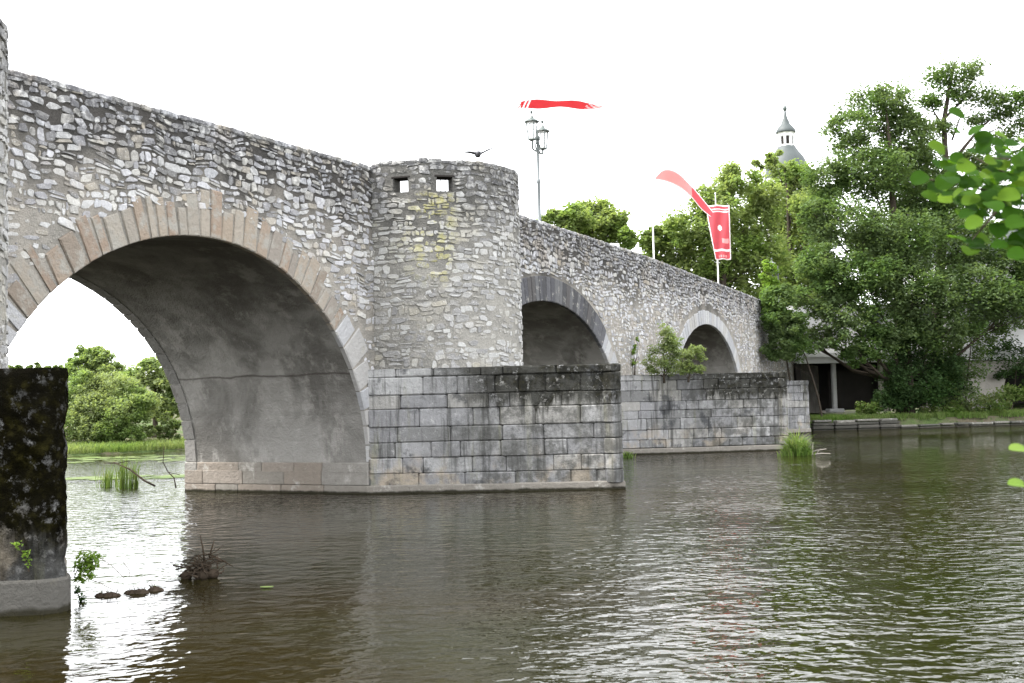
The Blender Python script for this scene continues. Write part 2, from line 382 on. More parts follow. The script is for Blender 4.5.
# ================================================================== THE BRIDGE
# local frame: x along the bridge, -y towards the camera side, front face at y = 0, rear face at y = BW
BW = 5.5
BANG = math.atan2(.899, .438)
bridge = empty('stone_bridge', (-3.55, 26.0, 0), BANG, 'old grey rubble stone arch bridge with pointed piers and a round tower over the river', 'bridge')
Bmat = Matrix.Translation((-3.55, 26.0, 0)) @ Matrix.Rotation(BANG, 4, 'Z')
def BW_(x, y, z): return Bmat @ Vector((x, y, z))
ARCH = [(-22.0, 5.6, 4.6, .7), (-5.0, 5.42, 4.72, .63), (10.9, 5.9, 4.0, 1.2), (28.7, 5.6, 4.1, 1.25)]
PIERS = [(-13.3, 2.9), (2.7, 2.35), (19.95, 3.1)]
XMIN, XMAX = -34.0, 60.0
TOPS = [(-34, 6.2), (-18, 7.1), (-9.6, 7.42), (-3.5, 7.6), (.4, 7.68), (8.8, 7.66), (19.3, 7.62), (36.7, 7.22), (47, 6.9), (60, 6.3)]
TGAP = [(2.94, 1.75), (-13.3, 2.0)]
def gap_at(x): return any(abs(x-c) < h for c, h in TGAP)
def top(x): return float(np.interp(x, [a for a, b in TOPS], [b for a, b in TOPS]))
def intrados(x):
    for c, a, b, y0 in ARCH:
        if abs(x-c) < a-1e-6: return y0+b*math.sqrt(1-((x-c)/a)**2)
    return None
def in_ring(x, z, th):
    for c, a, b, y0 in ARCH:
        A, B = a+th, b+th
        if abs(x-c) < A and (z < y0 or ((x-c)/A)**2+((z-y0)/B)**2 < 1): return True
    return False
def columns():
    xs = set(np.round(np.arange(XMIN, XMAX+.01, .5), 4)) | {c+s*h for c, h in TGAP for s in (-1, 1)}
    for c, a, b, y0 in ARCH:
        xs = {x for x in xs if abs(x-c) > a+.02}
        xs |= {round(c-a*math.cos(PI*i/48), 4) for i in range(49)}
    return sorted(xs)
XS = columns()
def wall_core(mb, y, flip, mi=0):
    for xa, xb in zip(XS, XS[1:]):
        m = (xa+xb)/2; i = intrados(m) is not None
        if i:
            e = [next(y0+b*math.sqrt(max(0, 1-((x-c)/a)**2)) for c, a, b, y0 in ARCH if abs(m-c) < a) for x in (xa, xb)]
        else: e = [-1.5, -1.5]
        dz = 1.04 if (not flip and gap_at(m)) else 0
        q = [(xa, y, e[0]), (xb, y, e[1]), (xb, y, top(xb)-dz), (xa, y, top(xa)-dz)]
        mb.add(q[::-1] if flip else q, [(0, 1, 2, 3)], mi)

def coursed(mb, u0, u1, v0, v1, mapf, accept, hgt, mi, gap=.012, vmax=None, wid=(.1, .27), wamp=1.0, bury=.16, bz=5.6):
    """irregular rubble laid in rough wandering beds, some of it buried in mortar"""
    v = v0; ph = [random.uniform(0, 6) for _ in range(4)]
    wob = lambda u, v: wamp*(.05*mnoise.noise((u*.55, v*.5, 2.2))+.07*mnoise.noise((u*1.6, v*1.3, 7.7)))
    while v < v1:
        h = random.choice((.1, .12, .135, .15, .17, .2)); u = u0-random.uniform(0, .3)
        while u < u1:
            L = random.uniform(*wid)+h*random.uniform(.1, .9)
            dv = random.gauss(0, .018); hk = h*random.uniform(.85, 1.1)
            b, d = v+dv, v+dv+hk; cells = [(u, b, u+L, d)]
            r = random.random()
            if r < .16 and h > .13: k = random.uniform(.38, .62); cells = [(u, b, u+L, b+hk*k), (u, b+hk*k, u+L, d)]
            elif r < .26: k = random.uniform(.35, .65); cells = [(u, b, u+L*k, d), (u+L*k, b, u+L, d)]
            elif r < .34: k = random.uniform(.3, .7); cells = [(u, b, u+L*k, d), (u+L*k, b, u+L, b+hk*.5), (u+L*k, b+hk*.5, u+L, d)]
            for a, b_, c, d_ in cells:
                if random.random() < .05: continue
                w_, h_ = c-a, d_-b_
                j = lambda q: random.uniform(-q, q)
                g = gap*random.uniform(.5, 1.9); kx, ky = w_*.16, h_*.16
                cut = lambda: random.uniform(.02, .3)
                c1, c2, c3, c4_ = cut(), cut(), cut(), cut()
                P = [(a+g+w_*c1+j(.004), b_+g+j(ky)), (c-g-w_*c2, b_+g+j(ky)), (c-g+j(kx*.6), b_+g+h_*c2), (c-g+j(kx), d_-g-h_*c3), (c-g-w_*c3, d_-g+j(ky)), (a+g+w_*c4_, d_-g+j(ky)), (a+g+j(kx), d_-g-h_*c4_), (a+g+j(kx*.6), b_+g+h_*c1)]
                P = [(x, y+wob(x, y)) for x, y in P]
                cx = sum(p[0] for p in P)/8; cy = sum(p[1] for p in P)/8
                if vmax: P = [(x, min(y, vmax(x))) for x, y in P]
                P = [(min(max(x, u0+.005), u1-.005), min(y, v1)) for x, y in P]
                if max(p[1] for p in P)-min(p[1] for p in P) < .03: continue
                hh = hgt*random.uniform(.35, 1.5)
                buried = mnoise.noise((cx*.45, cy*.7, 3.1))*.5+.5*mnoise.noise((cx*1.7, cy*2.1, 9.4))-(cy-bz)*bury
                if buried > .1:
                    if random.random() < .2: continue
                    hh *= .5; P = [(cx+(x-cx)*.86, cy+(y-cy)*.86) for x, y in P]
                if not all(accept(x, y) for x, y in P):
                    P = [(cx+(x-cx)*.6, cy+(y-cy)*.6) for x, y in P]
                    if not all(accept(x, y) for x, y in P): continue
                R = []
                for i in range(8):
                    p, q = P[i], P[(i+1) % 8]
                    for t in (.2, .8): R.append((p[0]+(q[0]-p[0])*t+random.gauss(0, .003), p[1]+(q[1]-p[1])*t+random.gauss(0, .003)))
                cx = sum(p[0] for p in R)/16; cy = sum(p[1] for p in R)/16
                tl = (random.uniform(-.1, .1), random.uniform(-.12, .12))
                ring = lambda k, e, jj=0: [mapf(cx+(x-cx)*k, cy+(y-cy)*k, e+(((x-cx)*tl[0]+(y-cy)*tl[1]) if e > 0 else 0)+random.uniform(-jj, jj)) for x, y in R]
                mb.loft([ring(1.02, -.03), ring(1.0, hh*.5), ring(.86, hh, hh*.2)], mi, False, True)
            u += L
        v += h

# ---- front and rear spandrel walls
RTH = .8
def acc_wall(x, z):
    if in_ring(x, z, RTH+.02) and not (abs(x+5) < 6.6 and not in_ring(x, z, .5)): return False
    if any(abs(x-c) < 2.15 for c, h in TGAP): return False
    return z < top(x)+.01
fw = MB(); wall_core(fw, 0, False, 0)
for xa, xb in zip(XS, XS[1:]):
    if gap_at((xa+xb)/2): continue
    fw.quad((xa, 0, top(xa)), (xb, 0, top(xb)), (xb, .45, top(xb)), (xa, .45, top(xa)))
    fw.quad((xa, .45, top(xa)), (xb, .45, top(xb)), (xb, .45, top(xb)-1.1), (xa, .45, top(xa)-1.1))
coursed(fw, -20, 46, 2.3, 7.75, lambda u, v, d: (u, -d, v), acc_wall, .02, 1, .0095, lambda u: top(u)-.05, (.11, .29), 1.6)
x = -20.0                                                 # rounded mortar-set top course of the parapet
while x < 47:
    L = random.uniform(.22, .48); t_ = top(x+L/2)
    if any(abs(x+L/2-c) < h+.25 for c, h in TGAP): x += L; continue
    fw.box((x+L/2, .215, t_+random.uniform(-.025, -.012)), (L-.004, .5+random.uniform(-.03, .03), random.uniform(.1, .14)), random.uniform(-.06, .06), 1, .05,
           rot=Matrix.Rotation(random.uniform(-.05, .05), 3, 'Z') @ Matrix.Rotation(random.uniform(-.05, .05)+.02, 3, 'Y'))
    x += L
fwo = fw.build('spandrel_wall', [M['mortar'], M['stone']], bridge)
rw = MB(); wall_core(rw, BW, True, 0)
for xa, xb in zip(XS, XS[1:]):
    rw.quad((xa, BW-.45, top(xa)), (xb, BW-.45, top(xb)), (xb, BW, top(xb)), (xa, BW, top(xa)))
    rw.quad((xb, BW-.45, top(xb)), (xa, BW-.45, top(xa)), (xa, BW-.45, top(xa)-1.1), (xb, BW-.45, top(xb)-1.1))
x = -20.0
while x < 60:
    L = random.uniform(.25, .5)
    rw.box((x+L/2, BW-.225, top(x+L/2)+random.uniform(-.03, .02)), (L-.015, .5, random.uniform(.1, .17)), 0, 1, .045); x += L
rw.build('spandrel_wall', [M['mortar'], M['stone']], bridge)
dk = MB()
for xa, xb in zip(XS, XS[1:]): dk.quad((xa, .45, top(xa)-1.05), (xb, .45, top(xb)-1.05), (xb, BW-.45, top(xb)-1.05), (xa, BW-.45, top(xa)-1.05))
dk.build('roadway', M['deck'], bridge)

# ---- vaults, rings of voussoirs and plinths
for ai, (c, a, b, y0) in enumerate(ARCH):
    bm_ = MB(); P = [(c-a, -1.5)]+[(c-a*math.cos(PI*i/48), y0+b*math.sin(PI*i/48)) for i in range(49)]+[(c+a, -1.5)]
    ny = 10
    for (xa, za), (xb, zb) in zip(P, P[1:]):
        for k in range(ny):
            ya, yb = BW*k/ny, BW*(k+1)/ny
            bm_.quad((xa, ya, za), (xa, yb, za), (xb, yb, zb), (xb, ya, zb))
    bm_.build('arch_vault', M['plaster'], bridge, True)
    if ai == 0: continue
    def ept(th, off):
        ct, st = math.cos(th), math.sin(th); nx, nz = ct/a, st/b; nl = math.hypot(nx, nz)
        return c+a*ct+nx/nl*off, y0+b*st+nz/nl*off
    def ring(y_out, y_in, name):
        rg = MB(); th = .02; thend = PI-.02
        while th < thend:
            px, pz = ept(th, 0); sp = math.hypot(a*math.sin(th), b*math.cos(th))
            high = pz > y0+b*.62
            wv = {1: random.uniform(.2, .42) if high or px < c else random.uniform(.35, .6), 2: random.uniform(.24, .36), 3: random.uniform(.27, .4)}[ai]
            t2 = min(thend, th+wv/sp); thm = (th+t2)/2; pz = ept(thm, 0)[1]
            right = thm < PI/2
            mi = {1: 1 if (pz < (3.75 if right else 3.5)) or random.random() < .04 else 0, 2: 1 if pz < 3.95 else 0, 3: 1}[ai]
            th_ = {1: random.choice((.5, .62, .75, .8, .88))+random.uniform(-.06, .06), 2: .78 if mi == 0 else random.uniform(.55, .8), 3: random.uniform(.56, .68)}[ai]
            g = .012/sp if ai != 1 else random.uniform(.008, .03)/sp
            y1 = y_out+random.uniform(-.012, .012)
            i0 = -.006 if y_out < 0 else -.02
            A_, B_ = th+g, t2-g
            if ai == 1: A2, B2 = A_+random.uniform(-.05, .4)*(B_-A_)*.5, B_-random.uniform(-.05, .4)*(B_-A_)*.5
            else: A2, B2 = A_, B_
            q = [ept(A_, i0), ept(B_, i0), ept(B2, th_), ept(A2, th_)]
            qc = (sum(p[0] for p in q)/4, sum(p[1] for p in q)/4)
            sgn = 1 if y_in > y_out else -1
            r0 = [(x_, y_in, z_) for x_, z_ in q]; r1 = [(x_, y1+.02*sgn, z_) for x_, z_ in q]
            r2 = [(qc[0]+(x_-qc[0])*.9, y1, qc[1]+(z_-qc[1])*.95) for x_, z_ in q]
            rg.loft([r0, r1, r2] if sgn > 0 else [r[::-1] for r in (r0, r1, r2)], mi, True, True)
            th = t2
        rg.build(name, [M['sandstone'] if ai == 1 else M['basalt'], M['palestone'] if y_out < 0 else M['palestone_old']] if y_out < 0 else [M['palestone_old']]*2, bridge)
    ring(-.03, .1, 'arch_ring'); ring(BW+.045, BW-.3, 'arch_ring')
    for s in (-1, 1):
        pl = MB()
        for zc, zz in ((.03, .34), (.37, .34), (.66, .24)):
            y_ = .0
            while y_ < BW-.05:
                L = min(random.uniform(.7, 1.5), BW-y_)
                pl.box((c+s*(a-.03), y_+L/2, zc+zz/2-.17), (.18+random.uniform(-.012, .012), L-.006, zz-.006), 0, 0, .015); y_ += L
        pl.build('plinth', M['footing'], bridge)

def rough_pier(root, A_, T_, B_, rtip, capz, mats, foot, fr):
    path = [A_]+round_tip(A_, T_, B_, rtip)+[B_]; P = []
    for p, q in zip(path, path[1:]):
        n = max(1, int((q-p).length/.06)); P += [p.lerp(q, i/n) for i in range(n)]
    P.append(B_); m = MB(); nz = 52; cen = Vector((T_.x, -1.2, 0)); rows = []
    for k in range(nz+1):
        z = -.2+(capz+.2)*k/nz; r = []
        zc = [capz-.3, capz-.64, capz-1.0, capz-1.33, capz-1.69, capz-2.03]
        for i, p in enumerate(P):
            d = (P[min(i+1, len(P)-1)]-P[max(i-1, 0)]).normalized(); nn = Vector((d.y, -d.x, 0))
            e = .03*mnoise.noise((p.x*1.3, p.y*1.3, z*1.6))+.022*mnoise.noise((p.x*5, p.y*5, z*5))+.012*mnoise.noise((p.x*13, p.y*13, z*13))
            e -= .014*max(math.exp(-((z-zz+.03*mnoise.noise((p.x*2, p.y*2, 0)))/.02)**2) for zz in zc)
            if z > capz-.05: e -= .02
            r.append(p+nn*(e+.0)+Vector((0, 0, z)))
        rows.append(r)
    m.loft(rows, 0, False, False, closed=False); m.add(rows[-1], [tuple(range(len(P)))])
    m.build('ashlar_blocks', mats, root, True)
    MB_prism([(p.x, p.y) for p in [A_+Vector((0, .2, 0))]+path+[B_+Vector((0, .2, 0))]], -1.5, fr, -.035, 'footing', foot, root)
    return root
# ---- cutwater piers of coursed ashlar on concrete footings
def pier(xc, hw, tipx, tips, capz, mats, foot, courses, rtip=0, blk=(.45, 1.3), fr=1.0):
    root = tag(MB_prism([(xc-hw, .3), (xc-hw, 0), (tipx, -tips), (xc+hw, 0), (xc+hw, .3)], -1.5, capz-.05, .14, 'pier', M['joint'], bridge, rtip))
    A_, T_, B_ = Vector((xc-hw, 0, 0)), Vector((tipx, -tips, 0)), Vector((xc+hw, 0, 0))
    if rtip > 0: return rough_pier(root, A_, T_, B_, rtip, capz, mats, foot, fr)
    bl = MB()
    path = [A_]+round_tip(A_, T_, B_, rtip)+[B_]
    segs = list(zip(path, path[1:]))
    tot = sum((q-p).length for p, q in segs)
    def pos(u):
        for p, q in segs:
            L = (q-p).length
            if u <= L+1e-6: return p.lerp(q, u/L), (q-p).normalized()
            u -= L
        return B_, (B_-T_).normalized()
    corners = []; acc = 0
    for p, q in segs[:-1]: acc += (q-p).length; corners.append(acc)
    z = capz
    for ci, h in enumerate(courses):
        u = 0
        while u < tot-.02:
            L = random.uniform(*blk); nxt = u+L
            for cu in corners:
                if u < cu-.01 and nxt > cu-.25: nxt = cu; break
            if tot-nxt < .25: nxt = tot
            (p0, d), (p1, _) = pos(u+1e-4), pos(nxt-1e-4)
            d = (p1-p0).normalized(); n_ = Vector((d.y, -d.x, 0)); L = (p1-p0).length; mid = (p0+p1)/2
            o_ = random.uniform(-.028, .02)+(.012 if ci == 0 else 0)
            if random.random() < .06: o_ -= .015
            bl.box(mid-n_*(.15-o_)+Vector((0, 0, z-h/2)), (L-random.uniform(.002, .012), .3, h-random.uniform(.002, .012)), 0, 0, random.uniform(.012, .034),
                   rot=Matrix.Rotation(math.atan2(d.y, d.x)+random.uniform(-.012, .012), 3, 'Z') @ Matrix.Rotation(random.uniform(-.006, .006), 3, 'Y'))
            u = nxt
        z -= h
    # cap: rough slabs covering the top of the point
    bl.build('ashlar_blocks', mats, root)
    cp = MB(); n = len(path); cz = capz-.012
    cp.add([(p.x, p.y, cz) for p in path], [tuple(range(n))]); cp.build('pier_cap', mats, root)
    fo = MB_prism([(p.x, p.y) for p in [Vector((xc-hw, .2, 0))]+path+[Vector((xc+hw, .2, 0))]], -1.5, fr, -.035, 'footing', foot, root)
    return root
def round_tip(A_, T_, B_, r):
    if r <= 0: return [T_]
    P0, P2 = T_+(A_-T_).normalized()*r, T_+(B_-T_).normalized()*r
    return [P0*(1-t)**2+T_*2*t*(1-t)+P2*t*t for t in (0, .2, .4, .6, .8, 1)]
def MB_prism(pts, z0, z1, inset, name, mat, parent, rtip=0):
    if rtip > 0:
        V = [Vector((*p, 0)) for p in pts]
        pts = [pts[0], pts[1]]+[(p.x, p.y) for p in round_tip(V[1], V[2], V[3], rtip)]+[pts[3], pts[4]]
    c = Vector((sum(p[0] for p in pts)/len(pts), sum(p[1] for p in pts)/len(pts)))
    P = []
    for p in pts:
        v = Vector(p)-c; P.append(c+v*(1-inset/v.length))
    m = MB(); zs = [z0, z0+(z1-z0)*.5, z1-.03, z1] if inset < 0 else [z0, z1]
    m.loft([[(p.x*(1-e)+c.x*e, p.y*(1-e)+c.y*e, z) for p in P] for z, e in zip(zs, [0, 0, 0, .008])], 0, True, True)
    return m.build(name, mat, parent)
pier(2.7, 2.35, 2.66, 5.42, 2.89, M['ashlar'], M['footing'], [.2, .42, .32, .42, .35, .36, .36, .3], 0, fr=.2)
pier(19.95, 3.15, 20.2, 5.38, 2.9, M['ashlar'], M['footing'], [.22, .36, .4, .33, .3, .4, .36, .3], 0, fr=.22)
pier(37.6, 3.3, 38.2, 2.55, 2.75, M['ashlar'], M['footing'], [.25, .4, .4, .36, .4, .4, .3], 0, fr=.25)
pier(-13.3, 2.9, -13.15, 5.33, 2.56, M['ashlar_mossy'], M['footing_grey'], [.3, .34, .36, .33, .36, .34, .3], .68, fr=.36)

# ---- half-round towers standing on the piers
def tower(xc, yc, R, ztop, zbot, windows, wh, name_mats, detail=True):
    Lst = -yc; Larc = PI*R; tot = 2*Lst+Larc
    def path(u, d=0.0):
        if u < Lst: return (xc-R-d, -u)
        if u > Lst+Larc: return (xc+R+d, -(tot-u))
        a_ = PI+(u-Lst)/R
        return (xc+(R+d)*math.cos(a_), yc+(R+d)*math.sin(a_))
    def mp(u, v, d): x_, y_ = path(min(max(u, -.05), tot+.05), d); return (x_, y_, v)
    root = MB()
    us = [tot*i/64 for i in range(65)]
    for u0, u1 in windows: us = [u for u in us if abs(u-u0) > .05 and abs(u-u1) > .05]+[u0, u1]
    us.sort(); z0, z1 = wh; T = .42; zd = top(xc)-1.05
    inw = lambda m: any(u0-1e-4 < m < u1+1e-4 for u0, u1 in windows)
    for ua, ub in zip(us, us[1:]):
        m = (ua+ub)/2; bands = [(zbot, ztop)] if not inw(m) else [(zbot, z0), (z1, ztop)]
        for a_, b_ in bands:
            root.quad(mp(ua, a_, 0), mp(ub, a_, 0), mp(ub, b_, 0), mp(ua, b_, 0))
        for a_, b_ in ([(zd, ztop)] if not inw(m) else [(zd, z0), (z1, ztop)]):
            root.quad(mp(ub, a_, -T), mp(ua, a_, -T), mp(ua, b_, -T), mp(ub, b_, -T))
        root.quad(mp(ua, ztop, 0), mp(ub, ztop, 0), mp(ub, ztop, -T), mp(ua, ztop, -T))
        if inw(m):
            root.quad(mp(ua, z0, 0), mp(ub, z0, 0), mp(ub, z0, -T), mp(ua, z0, -T))
            root.quad(mp(ub, z1, 0), mp(ua, z1, 0), mp(ua, z1, -T), mp(ub, z1, -T))
    for u0, u1 in windows:
        for u, f in ((u0, 1), (u1, -1)):
            q = [mp(u, z0, 0), mp(u, z1, 0), mp(u, z1, -T), mp(u, z0, -T)]
            root.add(q if f > 0 else q[::-1], [(0, 1, 2, 3)])
    fl = [mp(u, zd, -T+.01) for u in us]; root.add(fl, [tuple(range(len(fl)))])
    acc = lambda u, v: -.01 < u < tot+.01 and v < ztop+.01 and not any(u0-.01 < u < u1+.01 and z0-.01 < v < z1+.05 for u0, u1 in windows)
    coursed(root, 0, tot, zbot, ztop-.03, mp, acc, .018, 1, .009, None, (.1, .3), .9, .06, 4.2)
    u = 0
    while u < tot:
        L = random.uniform(.2, .42); x_, y_ = path(u+L/2, -T/2); x2, y2 = path(u+L/2+.02, -T/2)
        root.box((x_, y_, ztop+random.uniform(-.03, .015)), (L-.01, T+random.uniform(0, .07), random.uniform(.08, .15)), math.atan2(y2-y_, x2-x_), 1, .04); u += L
    o = root.build('half_round_tower', name_mats, bridge)
    if windows:
        for u0, u1 in windows:
            lt = MB(); x_, y_ = path((u0+u1)/2, -.2); x2, y2 = path((u0+u1)/2+.02, -.2)
            lt.box((x_, y_, z1-.02), (u1-u0+.1, .4, .05), math.atan2(y2-y_, x2-x_), 0, .01)
            lt.build('lintel', M['dark_hole'], o)
    return o, path
# the loopholes sit where the line of sight from the bank meets the tower drum
def loop_u(px0, px1, xc, yc, R):
    C_ = BW_(xc, yc, 0); out = []
    for px in (px0, px1):
        r = (px-512)/F; d = Vector((r, 1)).normalized(); cc = Vector((C_.x, C_.y)); b_ = d.dot(cc)
        s_ = b_-math.sqrt(max(0, R*R-(cc-d*b_).length_squared)); p = d*s_
        l_ = Bmat.inverted() @ Vector((p.x, p.y, 0)); a_ = math.atan2(l_.y-yc, l_.x-xc)
        out.append(-yc+(a_-PI if a_ > 0 else a_+PI)*R)
    return tuple(sorted(out))
tw, tpath = tower(2.94, -.29, 2.25, 7.76, 2.885, [loop_u(396, 411, 2.94, -.29, 2.25), loop_u(440, 456, 2.94, -.29, 2.25)], (7.04, 7.42), [M['mortar_tower'], M['stone_tower']])
lu = loop_u(440, 456, 2.94, -.29, 2.25)
for k in (1, 2):
    bb = MB(); x_, y_ = tpath(lu[0]+(lu[1]-lu[0])*k/3, -.25); bb.tube([(x_, y_, 7.0), (x_, y_, 7.42)], .012, 6); bb.build('window_bar', M['metal_dark'], tw)
tower(-13.3, -.45, 2.525, 7.15, 2.5, [], (0, 0), [M['mortar_tower'], M['stone_tower']])

# ================================================================== SETTING: ground, water
def shore_far(X): return float(np.interp(X, [-300, -40, -24, -19, -16, -12, 0, 12, 16.4, 28.6, 60, 300], [30, 46, 51, 53.3, 56.5, 59, 61, 62, 61.0, 63.5, 68, 90]))
def shore_near(X): return float(np.interp(X, [-300, -30, -12, 0, 20, 300], [12, 5, 3.2, 3, 2, -8]))
def gh(X, Y):
    d = Y-shore_far(X); e = shore_near(X)-Y
    if d > 0:
        bank = .55 if X > 14 else .12
        return min(bank, d*4)+.028*max(0, d-1)*(1 if X < 14 else .6)+ (.35*math.sin(X*.31)*math.sin(Y*.23) if d > 8 else 0)
    if e > 0: return min(.45, e*.5)
    return -min(1.5, .6*min(-d, -e)+.05)
g = MB(); gx = sorted(set([-900, -500, -300, -200, -120, -80]+[round(-60+i*1.0, 3) for i in range(0, 131)]+[90, 130, 200, 300, 500, 900]))
gy = sorted(set([-600, -200, -80, -30, -10]+[round(-4+i*.5, 3) for i in range(0, 34)]+[16, 20, 26, 32, 38]+[round(42+i*.35, 3) for i in range(0, 100)]+[80, 85, 90, 100, 120, 150, 200, 280, 400, 700, 1200]))
vs = [(x, y, gh(x, y)) for y in gy for x in gx]; nx = len(gx)
g.add(vs, [(j*nx+i, j*nx+i+1, (j+1)*nx+i+1, (j+1)*nx+i) for j in range(len(gy)-1) for i in range(nx-1)])
tag(g.build('ground', M['ground'], None, True), kind='structure')
wt = MB(); wt.quad((-900, -600, 0), (900, -600, 0), (900, 1200, 0), (-900, 1200, 0))
wt.v = [(-900, -40, 0), (900, -40, 0), (900, 110, 0), (-900, 110, 0)]
tag(wt.build('river_water', M['water']), kind='structure')

# ================================================================== STREET FURNITURE ON THE BRIDGE
def lamp(name, label, loc, rz, s=1.0, arms=2):
    r = empty(name, loc, rz, label, 'street lamp')
    m = MB(); m.lathe([(.11, 0), (.11, .5), (.085, .55), (.085, 1.0), (.1, 1.02), (.1, 1.1), (.055, 1.16), (.05, 2.6), (.065, 2.62), (.065, 2.7), (.045, 2.74), (.04, 3.9), (.06, 3.92), (.06, 4.0)], n=10)
    m.v = [tuple(c*s for c in v) for v in m.v]; m.build('post', M['metal_grey'], r, True)
    for k in range(arms):
        sx = 1 if k else -1; dz = 0 if k else .12
        a = MB(); a.tube([(0, 0, 3.75*s), (sx*.16*s, 0, 3.6*s), (sx*.4*s, 0, 3.62*s), (sx*.44*s, 0, (3.78+dz)*s)], .032*s, 6)
        a.tube([(sx*.1*s+.09*s*math.cos(t), 0, 3.78*s+.09*s*math.sin(t)) for t in np.linspace(0, 5.6, 12)], .022*s, 5)
        a.build('arm', M['metal_dark'], r, True)
        L = MB(); cx = sx*.44*s; z0 = (3.8+dz)*s
        for i in range(4):
            t = PI/4+i*PI/2; L.tube([(cx+.12*s*math.cos(t), .12*s*math.sin(t), z0), (cx+.19*s*math.cos(t), .19*s*math.sin(t), z0+.55*s)], .02*s, 4)
        L.lathe([(.13*s, -.03*s), (.15*s, .0), (.13*s, .03*s)], (cx, 0, z0), 4, rz=PI/4)
        Lo = L.build('lantern', M['metal_dark'], r)
        c = MB(); c.lathe([(.25*s, 0), (.24*s, .03*s), (.15*s, .08*s), (.08*s, .12*s), (.04*s, .2*s)], (cx, 0, z0+.55*s), 8, rz=PI/8)
        c.lathe([(.015*s, .2*s), (.015*s, .27*s), (.05*s, .3*s), (.05*s, .35*s), (.0*s, .38*s)], (cx, 0, z0+.55*s), 8)
        c.build('lantern_cap', M['metal_dark'], Lo)
        q = MB(); q.lathe([(.1*s, .01*s), (.175*s, .54*s)], (cx, 0, z0), 4, rz=PI/4); q.build('lantern_glass', M['glass'], Lo)
    f = MB(); f.lathe([(.055, 3.95), (.085, 4.0), (.085, 4.08), (.035, 4.14), (.03, 4.3), (.0, 4.34)], n=8); f.v = [tuple(c*s for c in v) for v in f.v]
    f.build('finial', M['metal_dark'], r, True)
    return r
p = BW_(12.5, 1.0, top(12.5)-1.05)
lamp('street_lamp', 'grey street lamp post with two dark lanterns standing on the bridge behind the parapet', p, 1.15, 1.06)
p = BW_(47, .8, top(47)-1.05)
lp = lamp('street_lamp', 'pale single lantern street lamp among the trees at the far end of the bridge', p, .3, .93, 1)
for ch in lp.children_recursive:
    if ch.name.startswith(('lantern', 'post')) and ch.data.materials[0] != M['glass']: ch.data.materials[0] = M['metal_grey']

def pole(label, base, ztop, group='white flagpoles along the bridge'):
    r = tag(MB_pole(base, ztop), label, 'flagpole', group); return r
def MB_pole(base, ztop):
    h = ztop-base.z; m = MB(); m.lathe([(.05, 0), (.045, h*.5), (.03, h-.1), (.03, h), (.045, h+.02), (.045, h+.08), (0, h+.11)], n=8)
    o = m.build('flagpole', M['white_pole'], None, True); o.location = base; return o
YP = BW-.25
def px_of(p):
    d = Rcam.transposed() @ (p-Vector((0, 0, CAMZ))); return 512-F*d.x/d.z
def solve_x(px, z):
    a_, b_ = -5.0, 58.0
    for _ in range(40):
        m_ = (a_+b_)/2
        if px_of(BW_(m_, YP+.1, z)) < px: a_ = m_
        else: b_ = m_
    return a_
POLEX = [solve_x(261, 13), solve_x(520.5, 14), solve_x(652, 13), solve_x(717, 12)]
pb = [BW_(x, YP+.1, top(x)-1.0) for x in (POLEX)]
pole('tall thin white flagpole rising behind the parapet left of the round tower', pb[0], 16.5)
pole('thin white flagpole left of the street lamp flying the red flag seen from below', pb[1], at(521, 101, pb[1].y).z)
pole('thin white flagpole flying the drooping pink red flag', pb[2], at(653, 174, pb[2].y).z)
pole('short white pole carrying the upright red banner with white border', pb[3], at(717, 194, pb[3].y).z)
def cloth(name, rows, cols_mat, parent=None, th=.006):
    """grid of points rows[i][j]; cols_mat(i,j)->slot"""
    m = MB(); ni = len(rows); nj = len(rows[0])
    m.add([p for r in rows for p in r], [(i*nj+j, i*nj+j+1, (i+1)*nj+j+1, (i+1)*nj+j) for i in range(ni-1) for j in range(nj-1)])
    m.mi = [cols_mat(i, j) for i in range(ni-1) for j in range(nj-1)]
    o = m.build(name, [M['red_cloth'], M['white_cloth'], M['pale_cloth']], parent, True)
    md = o.modifiers.new('thickness', 'SOLIDIFY'); md.thickness = th; return o
def border(ni, nj, bi=1, bj=1, extra=None):
    def f(i, j):
        if i < bi or j < bj or i >= ni-1-bi or j >= nj-1-bj: return 1
        return extra(i, j) if extra else 0
    return f
# first flag: streaming out level, so that it is seen nearly edge-on from the bank
Y = pb[1].y; NI, NJ = 15, 45; rows = []
a0, a1 = at(518, 105, Y), at(603, 107.5, Y); W3 = Vector((-.15, 1.3, -.04))
for i in range(NI):
    f = i/(NI-1)-.5
    rows.append([a0.lerp(a1, j/(NJ-1))+W3*f*(1-.45*(j/(NJ-1))**2)+Vector((0, 0, .035*math.sin(j*.3+f*2)+.1*math.sin(PI*j/(NJ-1)))) for j in range(NJ)])
o = cloth('flag', rows, border(NI, NJ, 1, 1, lambda i, j: 1 if j in (3, 5) or (j > 34 and (i*3+j) % 7 < 2) else (2 if 38 < j else 0)))
tag(o, 'red flag streaming level above the street lamp, seen from below', 'flag', 'red flags on the bridge')
